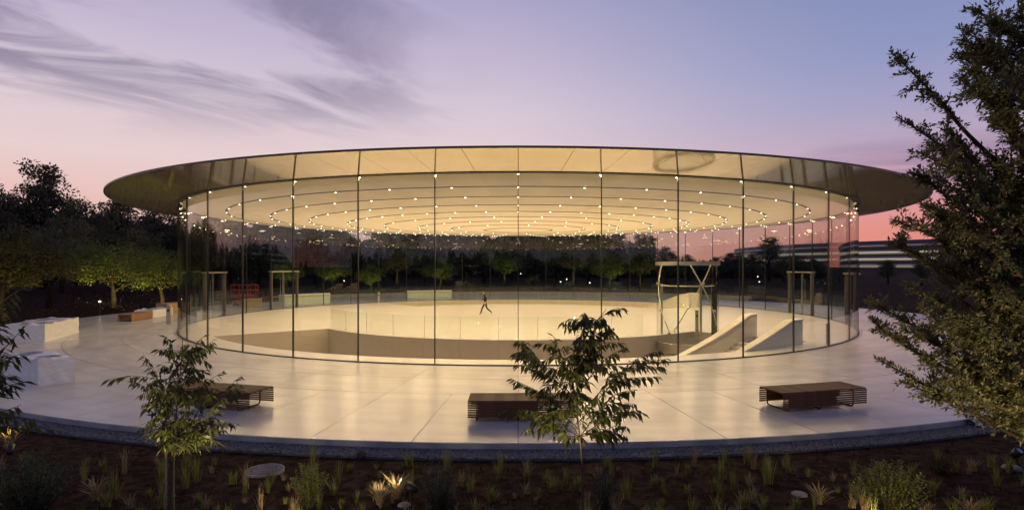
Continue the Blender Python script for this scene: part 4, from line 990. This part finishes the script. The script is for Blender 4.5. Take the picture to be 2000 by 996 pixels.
# near evergreen oak at the right: limbs aimed at the outline seen in the photograph
def oak():
    r_ = random.Random(77); d0 = 8.4
    base_ = Vector((8.4, CAM_Y + d0, 0)); base_.z = ground_z(base_.x, base_.y)
    t = empty('oak_tree', base_); tag(t, 'big dense evergreen oak towering over the plaza edge', 'tree')
    trunk = smooth_path([base_ - Vector((0, 0, .2)), base_ + Vector((-.1, .1, 1.4)), base_ + Vector((-.25, 0, 3.2)), base_ + Vector((-.3, .1, 5.2)), base_ + Vector((-.35, 0, 8.0))], 40)
    bm = bmesh.new(); tube(bm, [p - base_ for p in trunk], [.16 * (1 - .85 * i / 40) for i in range(41)], 10); link('trunk', mesh_of(bm, 'trunk', True), M['bark'], t)
    tips = [(1738, 100, .62), (1752, 228, .55), (1800, 300, .5), (1880, 80, .78), (1895, 20, .85), (1960, -20, .95), (1745, 430, .36), (1735, 475, .34), (1700, 622, .2), (1692, 585, .22), (1712, 700, .14), (1760, 745, .12), (1840, 700, .1), (1912, 700, .1), (1950, 770, .1), (1800, 690, .16),
            (1770, 560, .28), (1790, 500, .33), (1760, 640, .2), (1850, 400, .42), (1820, 340, .47), (1850, 250, .58), (1900, 170, .68), (1950, 100, .78), (1860, 620, .22), (1900, 700, .16), (1820, 580, .26), (1900, 500, .34), (1900, 330, .5), (1940, 230, .62), (1960, 420, .42), (1960, 600, .25), (1970, 740, .14),
            (1880, 560, .28), (1840, 470, .37), (1930, 320, .52), (1990, 160, .72), (1990, 330, .5), (1990, 520, .33), (1990, 660, .2), (1930, 650, .2), (1860, 700, .12), (1930, 760, .12), (1990, 770, .1), (1820, 440, .38), (1800, 400, .4), (1870, 350, .46), (1985, 40, .9), (1940, 560, .3), (1880, 450, .4)]
    tips = tips + [(x + 14 + r_.gauss(0, 26), y + r_.gauss(0, 30), f) for x, y, f in tips if x > 1790 and y < 720] + [(r_.uniform(1860, 2040), r_.uniform(40, 740), None) for _ in range(40)]
    bm = bmesh.new(); pos, ax, nr = [], [], []
    lim = lambda p, n_, r0: tube(bm, [q - base_ for q in p], [r0 * (1 - .8 * i / (len(p) - 1)) for i in range(len(p))], 5)
    def leafy(pa, f0=.2, gap=.012, rad=.035):
        L_ = sum((b - a).length for a, b in zip(pa, pa[1:])); m_ = max(4, int(L_ / gap)); k_ = len(pa) - 1
        for k in range(m_):
            f = f0 + (1 - f0) * k / m_; i = min(int(f * k_), k_ - 1); p = pa[i].lerp(pa[i + 1], f * k_ - i); tg = (pa[i + 1] - pa[i]).normalized()
            a = Vector((r_.gauss(0, 1), r_.gauss(0, 1), r_.gauss(0, 1))).normalized()
            pos.append(p - base_ + a * r_.uniform(0, rad)); ax.append(a * .9 + tg * .8 + Vector((0, 0, .1))); nr.append(Vector((r_.gauss(0, .6), r_.gauss(0, .6), 1)))
    for x, y, f in tips:
        if f is None: f = max(.08, min(.95, (900 - y) / 1000))
        b0 = trunk[int(f * 40)]; e = D(x, y, d0 + r_.uniform(-.75, .75))
        L_ = (e - b0).length
        mid = b0.lerp(e, .5) + Vector((r_.gauss(0, .1), r_.gauss(0, .12), r_.gauss(-.05, .12))); m2 = b0.lerp(e, .78) + Vector((r_.gauss(0, .07), r_.gauss(0, .07), r_.gauss(-.02, .08)))
        pa = smooth_path([b0, mid, m2, e], 16); lim(pa, 0, .012 + .008 * L_); leafy(pa, .5, .014)
        nsub = int(6 + 6 * L_)
        for _ in range(nsub):
            ff = r_.uniform(.3, .97); q = pa[int(ff * 16)]; dirv = (e - mid).normalized()
            l2 = r_.uniform(.18, .5) * (1.15 - ff * .55)
            e2 = q + (dirv * r_.uniform(.3, 1) + Vector((r_.gauss(0, .55), r_.gauss(0, .55), r_.gauss(0.05, .5)))).normalized() * l2
            pb = smooth_path([q, q.lerp(e2, .5) + Vector((0, 0, .02)), e2], 5); lim(pb, 0, .004); leafy(pb, .1, .009, .04)
    link('branches', mesh_of(bm, 'branches', True), M['bark'], t)
    n_ = len(pos)
    cm = leafmesh('crown', np.array([tuple(p) for p in pos]), np.array([tuple(p) for p in ax]), np.array([tuple(p) for p in nr]), rng.uniform(.05, .088, n_), rng.uniform(.024, .038, n_), rng.random(n_), fold=.15)
    link('crown', cm, M['leafoak'], t)
    print('oak leaves', n_)
    return t
oak()

# ================================================================== FOREGROUND PLANTS
def tuft_mesh(seed, nb, h, spread, straw=False, arch=0.5, wid=0.006):
    g = np.random.default_rng(seed); V, Fc, val = [], [], []
    for k in range(nb):
        a = g.uniform(0, 6.28); l = h * g.uniform(.5, 1.1); out = spread * g.uniform(.2, 1.0); b = np.array([g.normal(0, .02), g.normal(0, .02), -.02])
        sd = np.array([-math.sin(a), math.cos(a), 0]) * wid * g.uniform(.7, 1.3); v_ = g.random(); s0 = len(V)
        for i in range(5):
            f = i / 4; p = b + np.array([math.cos(a) * out * f ** (1 + arch), math.sin(a) * out * f ** (1 + arch), l * (f - arch * .35 * f ** 2.5)])
            w_ = sd * (1 - f * .85) if not straw else sd * (.6 + .9 * (f > .6))
            if i == 4: V.append(p); val.append(v_)
            else: V += [p - w_, p + w_]; val += [v_, v_]
        for i in range(3): Fc.append((s0 + 2 * i, s0 + 2 * i + 1, s0 + 2 * i + 3, s0 + 2 * i + 2))
        Fc.append((s0 + 6, s0 + 7, s0 + 8))
    me = bpy.data.meshes.new('tuft'); me.from_pydata([tuple(v) for v in V], [], Fc)
    at_ = me.attributes.new('v', 'FLOAT', 'POINT'); at_.data.foreach_set('value', np.array(val, np.float32)); me.update()
    me.materials.append(M['straw'] if straw else M['grassblade'])
    return me
TG = [tuft_mesh(s, 60, .30, .16, wid=.007) for s in (1, 2, 3)] + [tuft_mesh(s, 40, .5, .14, arch=.25, wid=.006) for s in (4, 5)]
TD = [tuft_mesh(s, 46, .30, .17, wid=.006) for s in (14, 15)] + [tuft_mesh(16, 34, .52, .18, arch=.4, wid=.005)]
for me in TD: me.materials.clear(); me.materials.append(M['straw'])
TS = [tuft_mesh(s, 70, .42, .26, True, .8, .005) for s in (6, 7)]
def front(px, py):
    """pixel to a point on the front bed"""
    z = -.1
    for _ in range(12):
        p = G(px, py, z); z = ground_z(p.x, p.y)
    return Vector((p.x, p.y, z))
r_ = random.Random(21); placed = []
man = front(517, 922)
tries = 0
while len(placed) < 210 and tries < 4000:
    tries += 1
    px, py = r_.uniform(-20, 2020), 903 + 140 * r_.random() ** 1.15
    p = front(px, py)
    if math.hypot(p.x, p.y) < 30.3 or math.hypot(p.x, p.y) > 34.5: continue
    if any((p - q).length < .21 for q in placed) or (p - man).length < .55: continue
    placed.append(p); k = r_.random()
    me = TG[r_.randrange(3)] if k < .5 else TG[3 + r_.randrange(2)] if k < .74 else TD[r_.randrange(3)]
    tall = me in TG[3:]
    o = link('grass_tuft', me, None); o.location = p; o.rotation_euler.z = r_.uniform(0, 6.28); o.scale = [r_.uniform(.45, 1.2)] * 3
    if me in TD: tag(o, 'dry tan grass tuft growing in the dark mulch', 'grass', 'dry grass tufts in the front bed'); continue
    tag(o, 'tall thin green grass tuft growing in the dark mulch' if tall else 'short green grass tuft growing in the dark mulch', 'grass', 'tall grass tufts in the front bed' if tall else 'short grass tufts in the front bed')
for px, py, s, lab in ((190, 975, 1.1, 'straw coloured grass clump near the staked sapling'), (742, 985, 1.05, 'straw coloured grass clump glowing next to a garden spotlight'), (775, 975, 1.25, 'arching straw coloured grass clump lit by the garden spotlight'), (1600, 985, 1.0, 'straw coloured grass clump by the flat stone'), (1686, 990, 1.0, 'straw coloured grass clump against the bright green bush'), (1895, 1015, 1.0, 'straw coloured grass clump below the oak'), (16, 874, 1.5, 'grass clump glowing yellow above the garden spotlight')):
    o = link('straw_grass', TS[int(px) % 2], None); o.location = front(px, py); o.scale = (s, s, s); o.rotation_euler.z = px; tag(o, lab, 'grass', 'straw coloured grass clumps')
def shrub(p, h, wdt, nst, leaf, m, label, seed, name='shrub', ratio=.4):
    r_ = random.Random(seed); t = empty(name, p); tag(t, label, 'shrub')
    bm = bmesh.new(); pos, ax, nr = [], [], []
    for k in range(nst):
        a = r_.uniform(0, 6.28); ro = wdt / 2 * math.sqrt(r_.random()); hh_ = h * r_.uniform(.55, 1.05) * (1 - .35 * (2 * ro / wdt) ** 2)
        e = Vector((math.cos(a) * ro, math.sin(a) * ro, hh_)); b0 = e * .15; b0.z = -.03
        pa = smooth_path([b0, b0.lerp(e, .5) + Vector((r_.gauss(0, .02), r_.gauss(0, .02), 0)), e], 8)
        tube(bm, pa, [.006 * (1 - .7 * i / 8) for i in range(9)], 4)
        m_ = int(hh_ / (leaf * .3))
        for j in range(m_):
            f = .12 + .88 * j / m_; i = min(int(f * 8), 7); q = pa[i].lerp(pa[i + 1], f * 8 - i); b = j * 2.4
            pos.append(q); ax.append(Vector((math.cos(b), math.sin(b), r_.uniform(.3, 1.2)))); nr.append(Vector((-math.cos(b) * .5, -math.sin(b) * .5, 1)))
    link('stems', mesh_of(bm, 'stems'), M['bark'], t); n_ = len(pos)
    cm = leafmesh('foliage', np.array([tuple(v) for v in pos]), np.array([tuple(v) for v in ax]), np.array([tuple(v) for v in nr]), rng.uniform(.6, 1.1, n_) * leaf, rng.uniform(.8, 1.2, n_) * leaf * ratio, rng.random(n_))
    link('foliage', cm, M[m], t)
shrub(front(605, 990), .72, .55, 75, .05, 'leaflime', 'upright yellow green shrub with small leaves in the front bed', 1)
shrub(front(860, 1000), .78, .85, 80, .07, 'leafgrey', 'grey green feathery shrub beside the garden spotlight', 2, ratio=.2)
shrub(front(1735, 1000), .75, 1.05, 130, .06, 'leaflime', 'bright green bushy shrub in front of the oak', 3)
shrub(front(60, 1010), .95, 1.2, 110, .10, 'leafgrey', 'broad grey green shrub under the leaning branch tips', 4, ratio=.22)
shrub(front(1180, 1000), .7, .5, 40, .07, 'leafgrey', 'thin grey green shrub at the foot of the slender sapling', 5, ratio=.2)
shrub(front(1830, 920), .35, .6, 40, .06, 'leafolive', 'small olive shrub in the mulch under the oak', 6)

# manhole cover
t = empty('drain_cover', man + Vector((0, 0, .0))); tag(t, 'round grated drain cover in the mulch', 'drain cover')
bm = bmesh.new(); lathe(bm, [(.30, .0), (.325, .0), (.325, .05), (.30, .05), (.30, .0)], n=40); link('frame', mesh_of(bm, 'frame'), M['castiron'], t)
for k in range(9):
    y = -.26 + .065 * k; hw = math.sqrt(max(0, .305 ** 2 - y * y))
    bm = bmesh.new(); box(bm, -hw, hw, y - .008, y + .008, .018, .045); link('grate_bar', mesh_of(bm, 'grate_bar'), M['castiron'], t)
    bm = bmesh.new(); box(bm, y - .007, y + .007, -hw, hw, .015, .040); link('cross_bar', mesh_of(bm, 'cross_bar'), M['castiron'], t)
# floodlight panel at the plaza edge
p = G(1895, 828, -.1)
t = empty('floodlight', p, R(28)); tag(t, 'flat rectangular floodlight tilted up on the gravel strip', 'floodlight')
rot = Matrix.Rotation(R(38), 4, 'X')
for nm, b, m in (('housing', (-.12, .12, -.16, .16, .10, .14), 'darkmetal'), ('front_glass', (-.105, .105, -.145, .145, .1405, .146), 'panelglass')):
    bm = bmesh.new(); box(bm, *b, rot=rot); link(nm, mesh_of(bm, nm), M[m], t)
bm = bmesh.new(); tube(bm, [(-.12, 0, .12), (-.12, .0, .0), (.12, .0, .0), (.12, 0, .12)], .01, 5); link('bracket', mesh_of(bm, 'bracket'), M['darkmetal'], t)
# garden spotlights in the front bed
gs1 = front(20, 893); garden_spot(gs1, gs1 + Vector((-.30, .45, .45)), 120, 'black garden spotlight lighting the yellow grass by the leaning branch', 90, UPC, None, scale=1.2)
gs2 = front(803, 985); garden_spot(gs2 + Vector((0, 0, .1)), gs2 + Vector((-.7, .25, .3)), 60, 'bright garden spotlight between straw grass and grey green shrub', 80, (1, .8, .5), None, scale=1.2)
gs3 = front(1986, 905); garden_spot(gs3, gs3 + Vector((.1, -.8, .9)), 3, 'pale round garden spotlight on the mulch below the oak', 90, UPC, None, 'panelglass', scale=1.5)
def under(tp, off, tgt, e, lab, size=135):
    b = front(*tp) + Vector(off); b.z = ground_z(b.x, b.y); garden_spot(b, tgt, e, lab, size, (1, .80, .40), None)
under((1120, 1000), (-.7, -1.4, 0), D(1140, 760, 8.0), 340, 'garden spotlight at the foot of the slender sapling', 62)
under((340, 1000), (.8, -1.4, 0), D(360, 770, 8.0), 320, 'garden spotlight at the foot of the staked sapling', 62)
under((1900, 1000), (-.3, -2.2, 0), D(1890, 500, 8.2), 340, 'garden spotlight at the foot of the oak')
under((1690, 1010), (-.5, -.9, 0), front(1735, 1000) + Vector((0, 0, .5)), 60, 'unseen spotlight added to brighten the bright green bush')  # fill lamp out of view, added to brighten the bush
under((575, 1010), (-.2, -.9, 0), front(605, 990) + Vector((0, 0, .45)), 60, 'unseen spotlight added to brighten the upright yellow green shrub')  # likewise an added lamp out of view, lifting the shrub
under((-160, 1010), (-.3, -.6, 0), D(20, 700, 4.6), 30, 'unseen spotlight added below the leaning branch tips')  # added out of view as fill on the leaning leaves
# flat stones
for px, py, s, lab in ((1560, 968, .12, 'flat pale stone in the mulch near straw grass'), (1978, 916, .15, 'flat pale stone beside the pale round spotlight'), (790, 988, .09, 'flat pale stone at the foot of the lit straw grass')):
    bm = bmesh.new(); bmesh.ops.create_icosphere(bm, subdivisions=3, radius=s)
    for v in bm.verts:
        v.co *= 1 + .22 * mnoise.noise(v.co * 6 + Vector((px, 0, 0))); v.co.z *= .35
    o = link('flat_stone', mesh_of(bm, 'flat_stone', True), M['palestone']); o.location = front(px, py) + Vector((0, 0, .02)); tag(o, lab, 'stone', 'flat stones in the mulch')
# coiled cable by the gravel
p = front(706, 895); bm = bmesh.new()
tube(bm, [p + Vector((.11 * math.cos(k * .55) * (1 + .05 * math.sin(k)), .07 * math.sin(k * .55), .02 + .0035 * k)) for k in range(34)] + [p + Vector((.2, .05, .02)), p + Vector((.3, .0, .01))], .012, 5)
root = link('coiled_cable', mesh_of(bm, 'coiled_cable', True), M['darkmetal']); tag(root, 'small black coil of cable at the gravel edge', 'cable')
